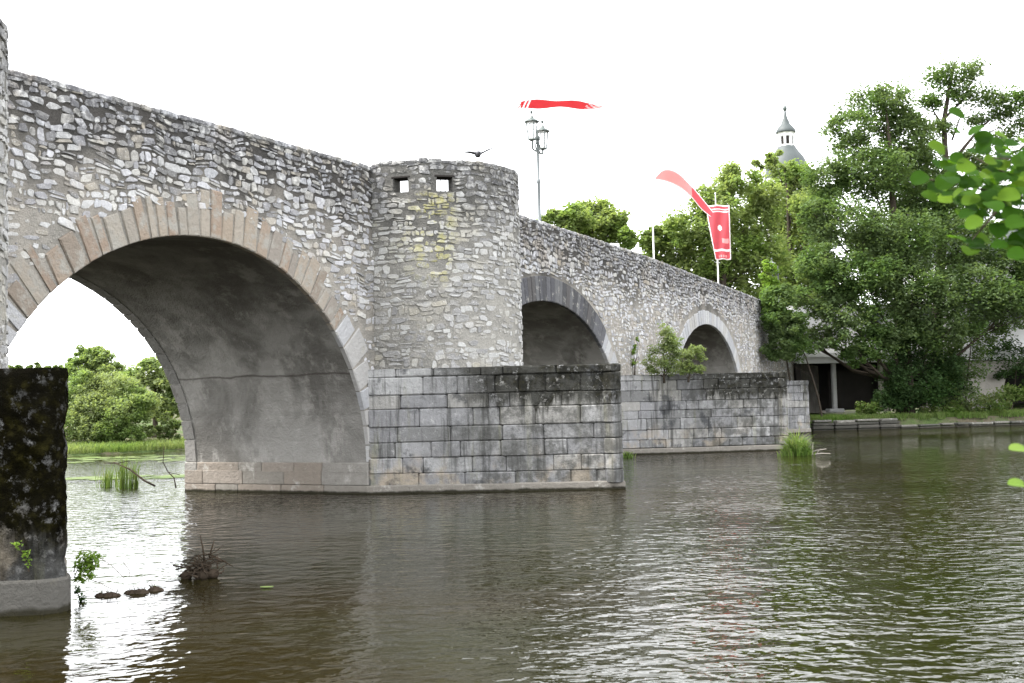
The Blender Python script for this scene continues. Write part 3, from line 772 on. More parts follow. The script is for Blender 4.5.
# second flag: drooping to the right
Y = pb[2].y; rows = []
topc = [(655, 178), (664, 169), (676, 171), (690, 184), (702, 198), (713, 212)]; botc = [(655, 179), (667, 182), (680, 188), (691, 197), (701, 209), (711, 217)]
NJ = 33; NI = 11
def curve(c, t):
    t *= len(c)-1; i = min(int(t), len(c)-2); f = t-i; g_ = lambda k: c[max(0, min(len(c)-1, k))]
    p0, p1, p2, p3 = g_(i-1), g_(i), g_(i+1), g_(i+2)
    return [.5*(2*p1[k]+(p2[k]-p0[k])*f+(2*p0[k]-5*p1[k]+4*p2[k]-p3[k])*f*f+(3*p1[k]-p0[k]-3*p2[k]+p3[k])*f**3) for k in (0, 1)]
for i in range(NI):
    r = []
    for j in range(NJ):
        t = j/(NJ-1); A_, B_ = curve(topc, t), curve(botc, t); f = i/(NI-1)
        r.append(at(A_[0]*(1-f)+B_[0]*f, A_[1]*(1-f)+B_[1]*f, Y+.9*(f-.5)*math.sin(PI*min(1, t*1.5))+.15*math.sin(t*9)))
    rows.append(r)
o = cloth('flag', rows, border(NI, NJ, 1, 0, lambda i, j: 2 if j < 20 else 0))
tag(o, 'pale red flag drooping to the right from its thin white pole', 'flag', 'red flags on the bridge')
# third: upright banner with white border, bars and a round emblem
Y = pb[3].y; NI, NJ = 47, 21; rows = []
for i in range(NI):
    v = i/(NI-1); xl = 706.5+10.5*max(0, v-.12)**1.1; xr = 729.5+1.6*v; yt, yb = 205.2, 205.5
    rows.append([at(xl+(xr-xl)*j/(NJ-1), yt+54.5*v+.4*math.sin(j*.5), Y-.08+.06*math.sin(j*.55+i*.12)) for j in range(NJ)])
def ban(i, j):
    if i in (3, 5) or 37 <= i <= 38: return 1
    if (i-19)**2+(j-9.5)**2 < 5.5: return 1
    if 28 <= i <= 31 and 11 <= j <= 17: return 2
    if i in (42, 43) and 5 <= j <= 14 and j % 3: return 2
    return 0
o = cloth('banner', rows, border(NI, NJ, 1, 1, ban))
tag(o, 'upright red banner with white border, white bars and small round emblem', 'banner')

# ================================================================== BIRD over the tower
p = at(478, 154, 24.5); br = empty('bird', p, .15, 'small dark grey bird gliding above the round tower', 'bird')
k = 24.5/F
m = MB(); m.lathe([(.0, -.13), (.022, -.11), (.045, -.03), (.05, .03), (.035, .09), (.022, .12), (.0, .16)], n=8)
m.v = [(v[0], v[2]*1.0, v[1]) for v in m.v]; m.v = [(v[0], v[1], v[2]) for v in m.v]
m.build('body', M['feather'], br, True)
for sx in (-1, 1):
    wg = MB(); tipz = .08 if sx > 0 else .015
    rt, rb = [], []
    for i in range(7):
        f = i/6; x = sx*(.03+.18*f); z = tipz*f**1.4+.012*math.sin(PI*f); ch = .1*(1-f**2.2)+.012
        for lst, dz in ((rt, .008*(1-f)+.003), (rb, -.004)): lst.append([(x, ch*.45-.03*f, z+dz), (x, -ch*.55-.05*f, z+dz)])
    for i in range(6):
        wg.quad(rt[i][0], rt[i][1], rt[i+1][1], rt[i+1][0]); wg.quad(rb[i][0], rb[i+1][0], rb[i+1][1], rb[i][1])
        wg.quad(rt[i][0], rt[i+1][0], rb[i+1][0], rb[i][0]); wg.quad(rt[i][1], rb[i][1], rb[i+1][1], rt[i+1][1])
    wg.build('wing', M['feather'], br)

br.scale = (1.55, 1.55, 1.55)
# ================================================================== CHURCH far behind the trees
CY = 180.0; cb = at(787, 165, CY); ch = empty('church_tower', (cb.x, CY, gh(cb.x, CY)), 0, 'distant white church tower with grey slate dome, lantern and onion spire above the trees', 'church')
gz = gh(cb.x, CY)
Z = lambda y: at(787, y, CY).z-gz
q = MB(); q.box((0, 0, Z(182)/2), (8.0, 8.0, Z(182))); q.build('wall', M['white_wall'], ch)
q = MB(); q.lathe([(3.7, Z(182)), (3.5, Z(172)), (3.1, Z(164)), (2.7, Z(158.5)), (2.3, Z(155)), (1.85, Z(151.5)), (1.5, Z(148)), (1.25, Z(146))], n=16); q.build('dome', M['slate'], ch, True)
ln = MB(); R_ = 1.15; z0, z1 = Z(147), Z(134)
for i in range(8):
    a_ = i*PI/4+PI/8; ln.box((R_*math.cos(a_), R_*math.sin(a_), (z0+z1)/2), (.34, .34, z1-z0), a_)
ln.lathe([(1.4, z0-.25), (1.4, z0+.25), (1.25, z0+.3)], n=8, rz=PI/8); ln.lathe([(1.2, z1-.5), (1.3, z1-.4), (1.3, z1), (1.5, z1+.12)], n=8, rz=PI/8)
ln.lathe([(.55, z0), (.55, z1)], n=8); ln.build('lantern', M['white_wall'], ch)
for i in range(8):
    a_ = i*PI/4; o_ = MB(); o_.box((1.0*math.cos(a_), 1.0*math.sin(a_), (z0+z1)/2), (.06, .5, z1-z0-.7), a_); o_.build('opening', M['dark_hole'], ch)
q = MB(); q.lathe([(1.55, z1+.12), (1.62, z1+.3), (1.5, Z(130)), (1.15, Z(127)), (.75, Z(124.5)), (.62, Z(122)), (.4, Z(119)), (.22, Z(115)), (.16, Z(112)), (.16, Z(111))], n=14); q.build('spire', M['slate'], ch, True)
q = MB(); q.lathe([(0, Z(111.5)), (.28, Z(110.5)), (.36, Z(108.5)), (.28, Z(106.5)), (0, Z(105.5))], n=10); q.build('ball', M['metal_dark'], ch, True)
q = MB(); q.box((0, 0, Z(102)), (.07, .07, Z(98)-Z(106))); q.box((0, 0, Z(100.5)), (.7, .07, .07)); q.build('cross', M['metal_grey'], ch)

# ================================================================== RIVERSIDE BUILDING behind the big alder
bd = empty('riverside_building', (17.2, 67.5, .9), math.radians(7), 'white rendered riverside building on a dark open arcade behind the big alder', 'building')
m = MB(); LB = 34.0
# upper white wall with window openings
ww = [(4.6, 5.5, 4.6, 6.3), (8.2, 9.1, 4.6, 6.3), (11.0, 12.0, 5.4, 7.2), (13.6, 14.6, 5.4, 7.2), (16.2, 17.2, 5.4, 7.2), (19, 20, 5.4, 7.2), (22, 23, 5.4, 7.2)]
m.box((LB/2+5, 4.2, 6.3), (LB-10, 8, 6)); m.box((5, 4.6, 4.9), (10.2, 7.2, 3.2)); m.build('wall', M['white_wall'], bd)
for x0, x1, z0, z1 in ww:
    fz = .2 if x0 >= 10 else 1.0
    f = MB()
    for cx_, cz_, sx_, sz_ in (((x0+x1)/2, z0, x1-x0+.1, .08), ((x0+x1)/2, z1, x1-x0+.1, .08), (x0, (z0+z1)/2, .08, z1-z0), (x1, (z0+z1)/2, .08, z1-z0), ((x0+x1)/2, (z0+z1)/2, .06, z1-z0-.08)):
        f.box((cx_, fz-.06, cz_), (sx_, .1, sz_))
    fo = f.build('window', M['metal_grey'], bd); q = MB(); q.box(((x0+x1)/2, fz-.01, (z0+z1)/2), (x1-x0, .04, z1-z0)); q.build('pane', M['window'], fo)
q = MB(); q.loft([[(9.7, -.4, 9.3), (LB+.5, -.4, 9.3), (LB+.5, 8.6, 9.3), (9.7, 8.6, 9.3)], [(9.7, -.4, 9.5), (LB+.5, -.4, 9.5), (LB+.5, 8.6, 9.5), (9.7, 8.6, 9.5)], [(11, 4, 12), (LB-1, 4, 12), (LB-1, 4.2, 12), (11, 4.2, 12)]], 0, True, True); q.build('roof', M['slate'], bd)
q = MB(); q.box((LB/2, .1, 3.12), (LB+.4, 1.0, .36)); q.box((LB/2, -.35, 3.42), (LB+.5, .3, .24)); q.build('beam', M['white_wall'], bd)
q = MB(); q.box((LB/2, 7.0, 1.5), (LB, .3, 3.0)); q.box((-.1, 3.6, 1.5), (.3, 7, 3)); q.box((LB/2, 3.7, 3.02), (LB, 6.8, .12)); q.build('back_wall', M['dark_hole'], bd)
for x_, mt in ((2.05, 'palestone'), (5.0, 'concrete'), (8.0, 'concrete'), (10.3, 'concrete')):
    q = MB(); q.box((x_, .05, 1.45), (.24, .3, 2.96), 0, 0, .03); q.box((x_, .05, .1), (.9, .7, .22), 0, 0, .03); q.build('pillar', M[mt], bd)
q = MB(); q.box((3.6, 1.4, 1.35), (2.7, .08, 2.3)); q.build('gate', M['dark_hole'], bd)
# round arch opening towards the right
ac, ar = 14.6, 1.75
q = MB(); P = [(ac-ar*math.cos(PI*i/20), 1.1+ar*1.0*math.sin(PI*i/20)) for i in range(21)]
for (xa, za), (xb, zb) in zip(P, P[1:]):
    q.quad((xa, -.02, za), (xb, -.02, zb), (xb, -.02, 2.96), (xa, -.02, 2.96)); q.quad((xa, -.02, za), (xa, 3, za), (xb, 3, zb), (xb, -.02, zb))
for xa, xb in ((10.5, ac-ar), (ac+ar, 19)): q.box(((xa+xb)/2, .2, 1.45), (xb-xa, .44, 2.9))
q.build('arch_wall', M['concrete'], bd)
for i, px in enumerate((1.2,)):
    pass

# low bank wall with kerb slabs
x = 16.0; wl = empty('bank_wall', (0, 0, 0), 0, 'low weathered stone bank wall with pale kerb slabs along the right shore', 'wall')
bl, kb = MB(), MB()
while x < 48:
    L = random.uniform(.8, 1.9); xm = x+L/2; ya, yb = shore_far(x), shore_far(x+L); r = math.atan2(yb-ya, L)
    low = xm > 21
    for z0, h in (((-.3, .4), (.1, .2), (.3, .16)) if not low else ((-.3, .4),)):
        bl.box((xm+random.uniform(-.02, .02), (ya+yb)/2-.1+random.uniform(-.04, .04), z0+h/2), (L-.02, .5, h-.02), r, 0, .04)
    kb.box((xm, (ya+yb)/2-.05+random.uniform(-.05, .05), (.48 if not low else .13)+random.uniform(-.03, .03)+.05), (L-random.uniform(.02, .25), random.uniform(.4, .75), random.uniform(.08, .15)), r+random.uniform(-.06, .06), 0, .04)
    x += L
bl.build('wall_blocks', slab_mat('bank_blocks', [(.07, .068, .06), (.05, .05, .045), (.1, .095, .085)], (.03, .03, .025), .7, True, (.12, .115, .1)), wl); kb.build('kerb', slab_mat('kerb_slabs', [(.22, .21, .185), (.16, .155, .14), (.12, .12, .105)], (.06, .06, .05), .7, True), wl)

# ================================================================== TREES AND PLANTS
def gp(px, Y): p = at(px, 420, Y); return Vector((p.x, Y, max(0, gh(p.x, Y))))
# big dark alder on the right bank
YA = 65.5
alder = [blob(*b) for b in ((880, 108, 34, 26, YA), (848, 130, 26, 22, YA-1), (905, 140, 30, 26, YA), (826, 180, 26, 20, YA-2), (868, 172, 44, 30, YA-1.5), (812, 212, 20, 16, YA-3), (912, 196, 40, 30, YA+1),
    (845, 222, 40, 24, YA-3), (900, 236, 48, 30, YA-2.5), (820, 262, 28, 20, YA-3.5), (862, 275, 40, 26, YA-3.5), (955, 246, 48, 32, YA-.5), (812, 300, 24, 18, YA-3.5), (915, 290, 44, 30, YA-3), (968, 292, 44, 26, YA-2.5),
    (845, 312, 36, 18, YA-3.6), (1010, 268, 26, 22, YA-1.5), (1015, 305, 34, 22, YA-2.5), (940, 330, 40, 24, YA-2.5), (800, 335, 22, 14, YA-3.4), (870, 345, 34, 14, YA-3.4), (830, 338, 22, 12, YA-4), (860, 355, 20, 10, YA-4), (890, 328, 26, 16, YA-3.5), (835, 285, 26, 18, YA-3.5), (885, 262, 30, 20, YA-3), (905, 165, 34, 22, YA+1.5), (935, 205, 34, 24, YA+1.5), (875, 245, 34, 24, YA+.5), (1060, 280, 50, 40, YA), (1070, 200, 40, 40, YA+2), (960, 205, 30, 20, YA+1))]
tree('alder_tree', 'big dense dark green alder leaning over the right bank beside the bridge end', 'tree', gp(905, YA), alder, 175000, .19, M['leaf_alder'], .42, puff=.27, per=75)
# taller open-crowned tree behind it
YB = 68.0
b2 = [blob(*b) for b in ((945, 76, 22, 14, YB), (975, 72, 15, 12, YB), (930, 100, 16, 12, YB), (958, 96, 18, 12, YB), (990, 98, 20, 12, YB), (915, 122, 14, 10, YB), (940, 128, 18, 10, YB), (1006, 112, 17, 12, YB), (1018, 100, 14, 10, YB), (975, 120, 14, 9, YB), (925, 148, 14, 9, YB), (1000, 138, 20, 10, YB), (1035, 125, 20, 14, YB), (965, 160, 20, 10, YB), (930, 176, 20, 14, YB), (990, 170, 24, 14, YB), (1030, 165, 24, 18, YB))]
T = lambda *q: [at(x, y, YB) for x, y in q]
fk = [(T((935, 400), (938, 300), (944, 220), (947, 180), (945, 150), (944, 120), (950, 85), (955, 62)), .34), (T((946, 178), (962, 150), (980, 128), (1000, 112)), .15), (T((946, 165), (968, 152), (990, 132), (1012, 122)), .1), (T((945, 150), (932, 138), (918, 122)), .1), (T((944, 128), (934, 112), (928, 98)), .08),
      (T((950, 170), (985, 165), (1020, 150), (1040, 128)), .12), (T((945, 118), (962, 100), (976, 74)), .09), (T((947, 185), (930, 172), (918, 150)), .1), (T((952, 140), (960, 118), (988, 98)), .07)]
tree('alder_tree', 'tall open crowned tree with bare forking limbs above the big alder', 'tree', gp(935, YB), [(x, y, z, a*1.15, b*1.15, c*1.15) for x, y, z, a, b, c in b2], 27000, .18, M['leaf_alder'], .35, puff=.36, forks=fk, per=40, shell=(.2, 1))
# ivy clad trunk and dark undergrowth on the bank
iv = [blob(*b) for b in ((905, 300, 16, 30, 64.5), (908, 345, 26, 28, 64), (915, 385, 34, 26, 63.8), (890, 398, 20, 14, 63.6), (945, 375, 22, 26, 64.4))]
tree('ivy_bush', 'dark ivy thicket wrapped round the alder trunk on the right bank', 'bush', gp(912, 64.4), iv, 20000, .17, M['leaf_ivy'], .2, limbs=False, puff=.3)
iv2 = [blob(*b) for b in ((962, 360, 24, 24, 65.0), (985, 330, 26, 18, 65), (955, 395, 20, 12, 64.4))]
tree('bush', 'mid green bush to the right of the ivy thicket on the right bank', 'bush', gp(965, 65.2), iv2, 7000, .17, M['leaf_alder'], .08, 'undergrowth on the right bank', puff=.3)
for px, py, rx, ry, Y, lab in ((985, 405, 26, 13, 64.6, 'leafy green undergrowth at the kerb right of the ivy thicket'), (940, 408, 20, 9, 64.3, 'low bright undergrowth below the ivy thicket by the bank wall'), (870, 408, 14, 6, 63.5, 'low weeds on the bank wall in front of the dark arcade'), (1012, 392, 14, 8, 66.2, 'grassy clump by the bank path at the right edge')):
    tree('bush', lab, 'bush', gp(px, Y), [blob(px, py, rx, ry, Y), blob(px+rx*.5, py+ry*.3, rx*.6, ry*.6, Y-.2), blob(px-rx*.5, py+ry*.35, rx*.6, ry*.6, Y-.1)], 1800 if rx < 24 else 3200, .16, M['leaf_shrub' if rx > 20 else 'grass'], .04, 'undergrowth on the right bank', limbs=False, puff=.35)
ib = [blob(*b) for b in ((1010, 362, 26, 22, 67.9), (1040, 370, 30, 20, 67.6))]
tree('bush', 'dark shrub growing inside the round arch at the right edge', 'bush', gp(1012, 68.4), ib, 4000, .18, M['leaf_ivy'], .06, 'undergrowth on the right bank', limbs=False)
# foliage hanging over the bridge end
he = [blob(*b) for b in ((778, 300, 16, 16, 60.5), (790, 325, 20, 16, 60.4), (778, 350, 16, 12, 60.2), (800, 350, 16, 10, 60.5), (772, 325, 10, 16, 60.0))]
tree('tree', 'drooping green tree covering the far end of the parapet', 'tree', BW_(41.5, -2.6, .5), he, 14000, .17, M['leaf_alder'], .06, puff=.3)
lm = [blob(*b) for b in ((768, 272, 9, 11, 61.5), (766, 296, 7, 14, 61.3), (774, 286, 8, 8, 61.4))]
tree('sapling', 'lime green sapling at the end of the parapet below the small lamp', 'sapling', BW_(40.8, -1.2, .5), lm, 2600, .17, M['leaf_lime'], .07, puff=.34)
# light green maples behind the flags
YM = 84.0
def maple(bl, label, n, Y, bx):
    tree('maple_tree', label, 'tree', gp(bx, Y), [blob(*b, Y+random.uniform(-2, 2)) for b in bl], n, .3, M['leaf_maple'], .4, 'light green trees behind the bridge', puff=.29, per=70)
maple([(738, 182, 26, 18), (715, 205, 26, 20), (765, 195, 24, 18), (695, 228, 28, 20), (745, 225, 36, 22), (675, 250, 20, 16), (715, 258, 34, 22), (760, 255, 34, 22), (690, 275, 30, 16), (740, 290, 40, 20), (665, 235, 12, 14)], 'broad light green maple behind the red banner', 42000, YM, 725)
maple([(795, 182, 24, 18), (815, 205, 24, 20), (785, 215, 26, 22), (805, 245, 30, 24), (785, 275, 28, 22), (820, 280, 26, 26), (800, 310, 30, 20), (768, 165, 14, 10), (774, 156, 9, 6), (785, 166, 9, 5), (800, 172, 12, 8)], 'tall light green maple below the church spire', 36000, YM+6, 798)
maple([(595, 212, 20, 13), (575, 218, 18, 14), (612, 222, 18, 13), (555, 222, 14, 12), (590, 235, 36, 14), (628, 238, 10, 12)], 'small light green tree behind the parapet right of the street lamp', 20000, YM-2, 590)
maple([(650, 238, 16, 12), (662, 258, 16, 14), (648, 268, 14, 14), (672, 222, 8, 8)], 'thin light green tree behind the pole of the drooping flag', 6500, YM+2, 655)
# seen through the large arch: willows and trees on the upstream bank
YW = 57.5
def bushy(name, label, bl, n, leaf, mat, bx, Y, tr, group):
    tree(name, label, 'tree' if 'tree' in name or name == 'willow' else 'bush', gp(bx, Y), [blob(*b) for b in bl], n, leaf, M[mat], tr, group, aspect=.45 if name == 'willow' else .6, droop=.8 if name == 'willow' else None, puff=.27)
bushy('willow', 'big rounded pale green willow bush at the waterline seen through the large arch', [(112, 392, 24, 18, YW), (95, 410, 22, 18, YW-.5), (125, 412, 24, 18, YW-.8), (105, 430, 26, 13, YW-1), (140, 402, 18, 16, YW), (88, 385, 18, 14, YW), (130, 435, 16, 9, YW-1), (70, 425, 24, 20, YW-1), (60, 400, 22, 18, YW)], 42000, .16, 'leaf_willow', 108, YW, .22, 'trees on the upstream bank')
bushy('tree', 'taller loose crowned tree rising behind the willow seen through the large arch', [(95, 358, 16, 12, 70), (80, 372, 18, 14, 70), (108, 370, 16, 14, 70), (88, 352, 12, 8, 70), (104, 356, 9, 7, 70), (76, 360, 9, 7, 70), (95, 385, 24, 14, 70)], 15000, .2, 'leaf_willow', 95, 70, .2, 'trees on the upstream bank')
bushy('tree', 'light green tree behind the willow close to the arch vault', [(150, 372, 20, 14, 66), (135, 385, 20, 14, 66), (165, 388, 16, 16, 66), (175, 400, 16, 18, 66), (190, 380, 16, 20, 66), (148, 364, 9, 6, 66), (158, 405, 20, 14, 66)], 20000, .2, 'leaf_willow', 155, 66, .18, 'trees on the upstream bank')
bushy('tree', 'low far tree line just above the dark mossy pier at the left', [(18, 370, 12, 5, 95), (38, 368, 12, 5, 95), (55, 370, 12, 5, 95), (0, 372, 12, 5, 95), (30, 380, 30, 7, 95), (70, 376, 16, 6, 95), (120, 378, 20, 8, 95), (200, 378, 20, 10, 95)], 14000, .26, 'leaf_shrub', 35, 95, .2, 'trees on the upstream bank')
bushy('bush', 'small round green bush on the grassy bank beside the arch vault', [(168, 424, 11, 11, 58.5), (174, 430, 9, 9, 58.4), (163, 432, 8, 8, 58.4)], 3500, .13, 'leaf_shrub', 168, 58.6, .06, 'bushes on the upstream bank')
bushy('bush', 'low pale bush between the willow and the grassy bank', [(145, 432, 10, 7, 57.5), (137, 440, 8, 6, 57.1)], 2000, .13, 'leaf_willow', 142, 57.6, .05, 'bushes on the upstream bank')
# a line of trees farther off closes the view behind the bridge and upstream
for i, (x, y, h, r) in enumerate(((-45, 80, 8, 5), (-60, 70, 8, 6), (-5, 88, 7, 5), (3, 95, 8, 5), (9, 90, 7, 4.5), (48, 84, 12, 7), (58, 78, 13, 7))):
    z = gh(x, y)
    tree('tree', ['round tree far upstream left of the large arch', 'tree far beyond the bridge hidden by its wall', 'tree beyond the right edge behind the white building'][0 if i < 2 else 1 if i < 5 else 2], 'tree', (x, y, z), [(x+random.uniform(-.5, .5)*r, y+random.uniform(-.4, .4)*r, z+h*f, r*q, r*q, r*.5*q) for f, q in ((.45, .9), (.6, 1), (.8, .7), (.35, .9))], 3500, .4, M['leaf_maple'], .25, 'distant trees')

# grass of the upstream bank
def grass_obj(name, pts, hgt, wid, mat, lean=.35, parent=None, radial=0):
    n = len(pts); P = np.array(pts); a = RNG.uniform(0, 2*PI, n); d = np.stack([np.cos(a), np.sin(a), np.zeros(n)], 1)
    H = hgt*RNG.uniform(.5, 1.2, (n, 1)); ln = unit(RNG.normal(size=(n, 3))); ln[:, 2] = 0
    if radial: H = H*np.clip(1.45-2.2*np.linalg.norm(P[:, :2], axis=1, keepdims=True), .3, 1.5)
    if radial: ln = unit(ln*.5+unit(P*np.array([1, 1, 0]))*radial)*RNG.uniform(.1, 1.2, (n, 1))
    up = np.array([[0, 0, 1.0]]); mid = P+up*H*.6+ln*H*lean*.35; tp = P+up*H*(.95-.35*radial*np.linalg.norm(ln, axis=1, keepdims=True))+ln*H*lean*1.2
    w_ = d*wid*.5
    q1 = np.stack([P-w_, P+w_, mid+w_*.8, mid-w_*.8], 1); q2 = np.stack([mid-w_*.8, mid+w_*.8, tp+w_*.1, tp-w_*.1], 1)
    return quads_obj(name, np.concatenate([q1, q2]), mat, parent)
pts = []
while len(pts) < 13000:
    x = random.uniform(-22, -10); y = shore_far(x)+random.uniform(.05, 5.0); pts.append((x, y, gh(x, y)-.02))
tag(grass_obj('grass', pts, .42, .045, M['grass_pale']), kind='stuff')
pts = []
while len(pts) < 11000:
    x = random.uniform(16.5, 40); y = shore_far(x)+random.uniform(-.02, 1)**2*3.6+(.12 if math.sin(x*2.3)+math.sin(x*5.1) > -.4 else .5); pts.append((x, y, gh(x, y)-.02))
tag(grass_obj('grass', pts, .34, .035, M['grass']), kind='stuff')

# shrubs on the second pier
def pier_shrub(label, loc, bl, n, mat, group='shrubs rooted on the second pier'):
    tree('shrub', label, 'shrub', loc, bl, n, .085, M[mat], .035, group, puff=.36, per=40, shell=(.1, 1), aspect=.5)
YS = 41.0
pier_shrub('upright green shrub on the second pier left of the small arch', Vector((at(664, 374, YS).x, YS, 2.88)), [blob(b[0], b[1], b[2]*1.15, b[3]*1.1, YS) for b in ((666, 330, 7, 9), (664, 346, 11, 10), (672, 350, 8, 10), (660, 362, 13, 9), (674, 364, 10, 7), (668, 338, 8, 8), (655, 352, 6, 6), (650, 364, 7, 7), (678, 356, 7, 8), (676, 342, 7, 8), (652, 370, 10, 4), (668, 371, 12, 4))], 7500, 'leaf_willow')
pier_shrub('spreading grey green shrub on the second pier in front of the small arch', Vector((at(688, 373, YS-.4).x, YS-.4, 2.88)), [blob(*b, YS-.4) for b in ((697, 350, 8, 6), (688, 356, 9, 8), (700, 357, 6, 5), (684, 366, 10, 6), (694, 368, 10, 4), (682, 371, 12, 3), (698, 371, 8, 3))], 4200, 'leaf_willow')
pier_shrub('thin pale green sprig against the wall left of the pier shrubs', Vector((at(634, 368, 42.5).x, 42.5, 2.88)), [blob(*b, 42.5) for b in ((634, 352, 4, 8), (632, 362, 5, 5), (637, 340, 3, 4))], 420, 'leaf_lime')

# ---- plants and flotsam in the water
def tuft(name, label, cat, c, r, n, h, wd, mat, group=None, lean=.5, radial=0):
    o = grass_obj(name, [(random.gauss(0, r*.5), random.gauss(0, r*.4), -.03) for _ in range(n)], h, wd, mat, lean, None, radial); o.location = c
    return tag(o, label, cat, group)
c = at(797, 455, 38.3); tuft('grass_tuft', 'bright green grass tuft growing at the water in front of the second pier tip', 'grass tuft', (c.x, c.y, .0), .42, 520, .75, .04, M['grass'], lean=.8, radial=1.1)
c = at(811, 452, 38.2); m = MB()
for p0, p1, r in (((-.2, .1, .1), (.75, .0, .28), .03), ((.05, 0, .05), (.12, .02, .62), .035), ((-.1, 0, .1), (-1.3, .2, .6), .015), ((.0, -.1, .03), (.9, -.1, .06), .03), ((.3, 0, .1), (.45, -.1, .3), .02)):
    p0, p1 = Vector(p0), Vector(p1); m.tube([p0, p0.lerp(p1, .5)+Vector((0, 0, .03)), p1], [r, r, r*.6], 6)
m.v = [(x*.7, y*.7, z*.7) for x, y, z in m.v]; o = m.build('driftwood', M['pale_twig']); o.location = (c.x, c.y, 0); tag(o, 'bleached driftwood sticks caught beside the green grass tuft', 'driftwood')
for i, (px, n, h) in enumerate(((110, 40, .6), (122, 75, .85), (133, 55, .75), (104, 26, .5))):
    Y = 30.3+(.6 if i in (0, 3) else 0); c = at(px, 487, Y)
    tuft('reed_clump', ['sparse short reeds left of the densest reed clump under the arch', 'densest tallest clump of green reeds in the water under the arch', 'loose clump of green reeds right of the densest one under the arch', 'outermost thin reeds nearest the mossy pier under the arch'][i], 'reeds', (c.x, Y, .02), .16, n, h, .02, M['grass'], 'reeds in the water behind the bridge', .16)
m = MB(); a_, b_ = at(113, 462, 30), at(155, 486, 29.6); m.tube([a_, a_.lerp(b_, .4)+Vector((0, 0, .06)), a_.lerp(b_, .75)-Vector((0, 0, .02)), b_], [.012, .022, .028, .03], 6)
m.tube([at(104, 463, 30.1), a_.lerp(b_, .1)+Vector((0, 0, .02)), at(128, 461, 30)], .01, 5)
tag(m.build('branch', M['twig'], None, True), 'dark bent branch slanting into the water among the reeds under the arch', 'branch')
m = MB(); m.tube([at(164, 446, 29), at(163, 462, 29), at(168, 472, 29), at(174, 478, 29), at(176, 488, 28.8)], [.008, .012, .014, .014, .018], 5); m.tube([at(168, 472, 29), at(180, 475, 29)], .008, 5)
tag(m.build('branch', M['twig'], None, True), 'thin wiggly dead twig sticking out of the water beside the vault plinth', 'branch')
# mats of floating weed upstream
def pad(c, rx, ry, n=14):
    return [(c[0]+rx*(1+random.uniform(-.25, .25))*math.cos(2*PI*i/n), c[1]+ry*(1+random.uniform(-.25, .25))*math.sin(2*PI*i/n), .012+random.uniform(0, .006)) for i in range(n)]
m = MB()
for _ in range(120):
    Y = random.choice((random.gauss(35, .4), random.gauss(47, 1.0), random.gauss(50, .8))); x = (random.uniform(70, 190)-512)/F*Y
    r = random.uniform(.08, .34); p = pad((x, Y), r*1.5, r); m.add(p, [tuple(range(len(p)))])
tag(m.build('floating_weed', M['lily']), kind='stuff')
c = at(267, 586, 13.2); m = MB(); p = pad((0, 0), .085, .05, 16); p = [(x, y, .012) for x, y, z in p]; m.loft([[(x, y, .004) for x, y, z in p], p], 0, True, True)
o = m.build('lily_leaf', M['lily']); o.location = (c.x, 13.2, .004); tag(o, 'single pale floating leaf on the dark water right of the twig pile', 'leaf')
# twig pile
c = at(203, 577, 14.1); m = MB()
for i in range(90):
    a_ = random.uniform(0, PI); L = random.uniform(.12, .3); q = Vector((random.gauss(0, .1), random.gauss(0, .1), abs(random.gauss(.12, .08))))
    d = Vector((math.cos(a_), math.sin(a_)*.6, random.uniform(-.5, .5))).normalized()*L; r = random.uniform(.004, .013)
    m.tube([q-d*.5, q+Vector((random.gauss(0, .015), 0, random.gauss(0, .02))), q+d*.5], [r, r*.8, r*.4], 5)
for pts in (((.02, 0, .2), (0, 0, .38), (-.03, 0, .52)), ((.1, 0, .28), (.24, .03, .2), (.36, .05, .12)), ((.08, 0, .25), (.12, 0, .38), (.14, .02, .46)), ((-.1, -.1, .1), (.02, -.15, .2), (.1, -.15, .02)), ((-.3, 0, .02), (-.12, 0, .16), (.05, 0, .22))): m.tube(pts, [.012, .01, .005], 5)
for cc, r in (((-.2, -.02, .03), .07), ((.0, -.05, .04), .09), ((.12, 0, .05), .08)):
    rings = []
    m.lathe([(0, -r*.8), (r*.8, -r*.6), (r*1.1, 0), (r*.75, r*.6), (0, r*.75)], cc, 9)
o = m.build('twig_pile', M['twig'], None, True); o.location = (c.x, 14.1, 0); tag(o, 'tangled pile of dark dead twigs sticking out of the water before the large arch', 'twig pile')
# floating debris
def debris(label, px, py, Y, n, L, grp='floating dark clods'):
    c = at(px, py, Y); m = MB()
    for i in range(n):
        f = (i+.5)/n-.5; r = random.uniform(.05, .075)*(1-abs(f)*.7)
        k = 8; rings = []
        for q, h in ((1.1, -.03), (1.0, .01), (.6, .6), (.0, .8)):
            rings.append([(f*L+r*q*math.cos(2*PI*j/k)*random.uniform(.8, 1.25)*1.2, random.uniform(-.01, .01)+r*q*math.sin(2*PI*j/k)*random.uniform(.8, 1.2), r*h) for j in range(k)])
        m.loft(rings, 0, True, True)
    for i in range(5): x = random.uniform(-.5, .5)*L; m.tube([(x, 0, .01), (x+random.uniform(-.08, .08), 0, random.uniform(.04, .09))], [.006, .003], 4)
    o = m.build('debris', M['twig']); o.location = (c.x, Y, .0); tag(o, label, 'debris', grp)
debris('left clod of dark weedy debris floating right of the mossy pier', 109, 592, 12.9, 6, .24)
debris('middle clod of dark debris floating right of the mossy pier', 137, 588, 13.05, 6, .24)
debris('smallest greenish clod of debris at the right end of the floating row', 155, 584, 13.2, 3, .13)
m = MB()
for q in (((78, 575), (100, 583), (113, 590)), ((98, 556), (112, 566), (125, 579)), ((122, 560), (129, 570), (130, 578))):
    m.tube([at(x, y, 12.95) for x, y in q], [.004, .005, .004], 4)
for q in m.v: pass
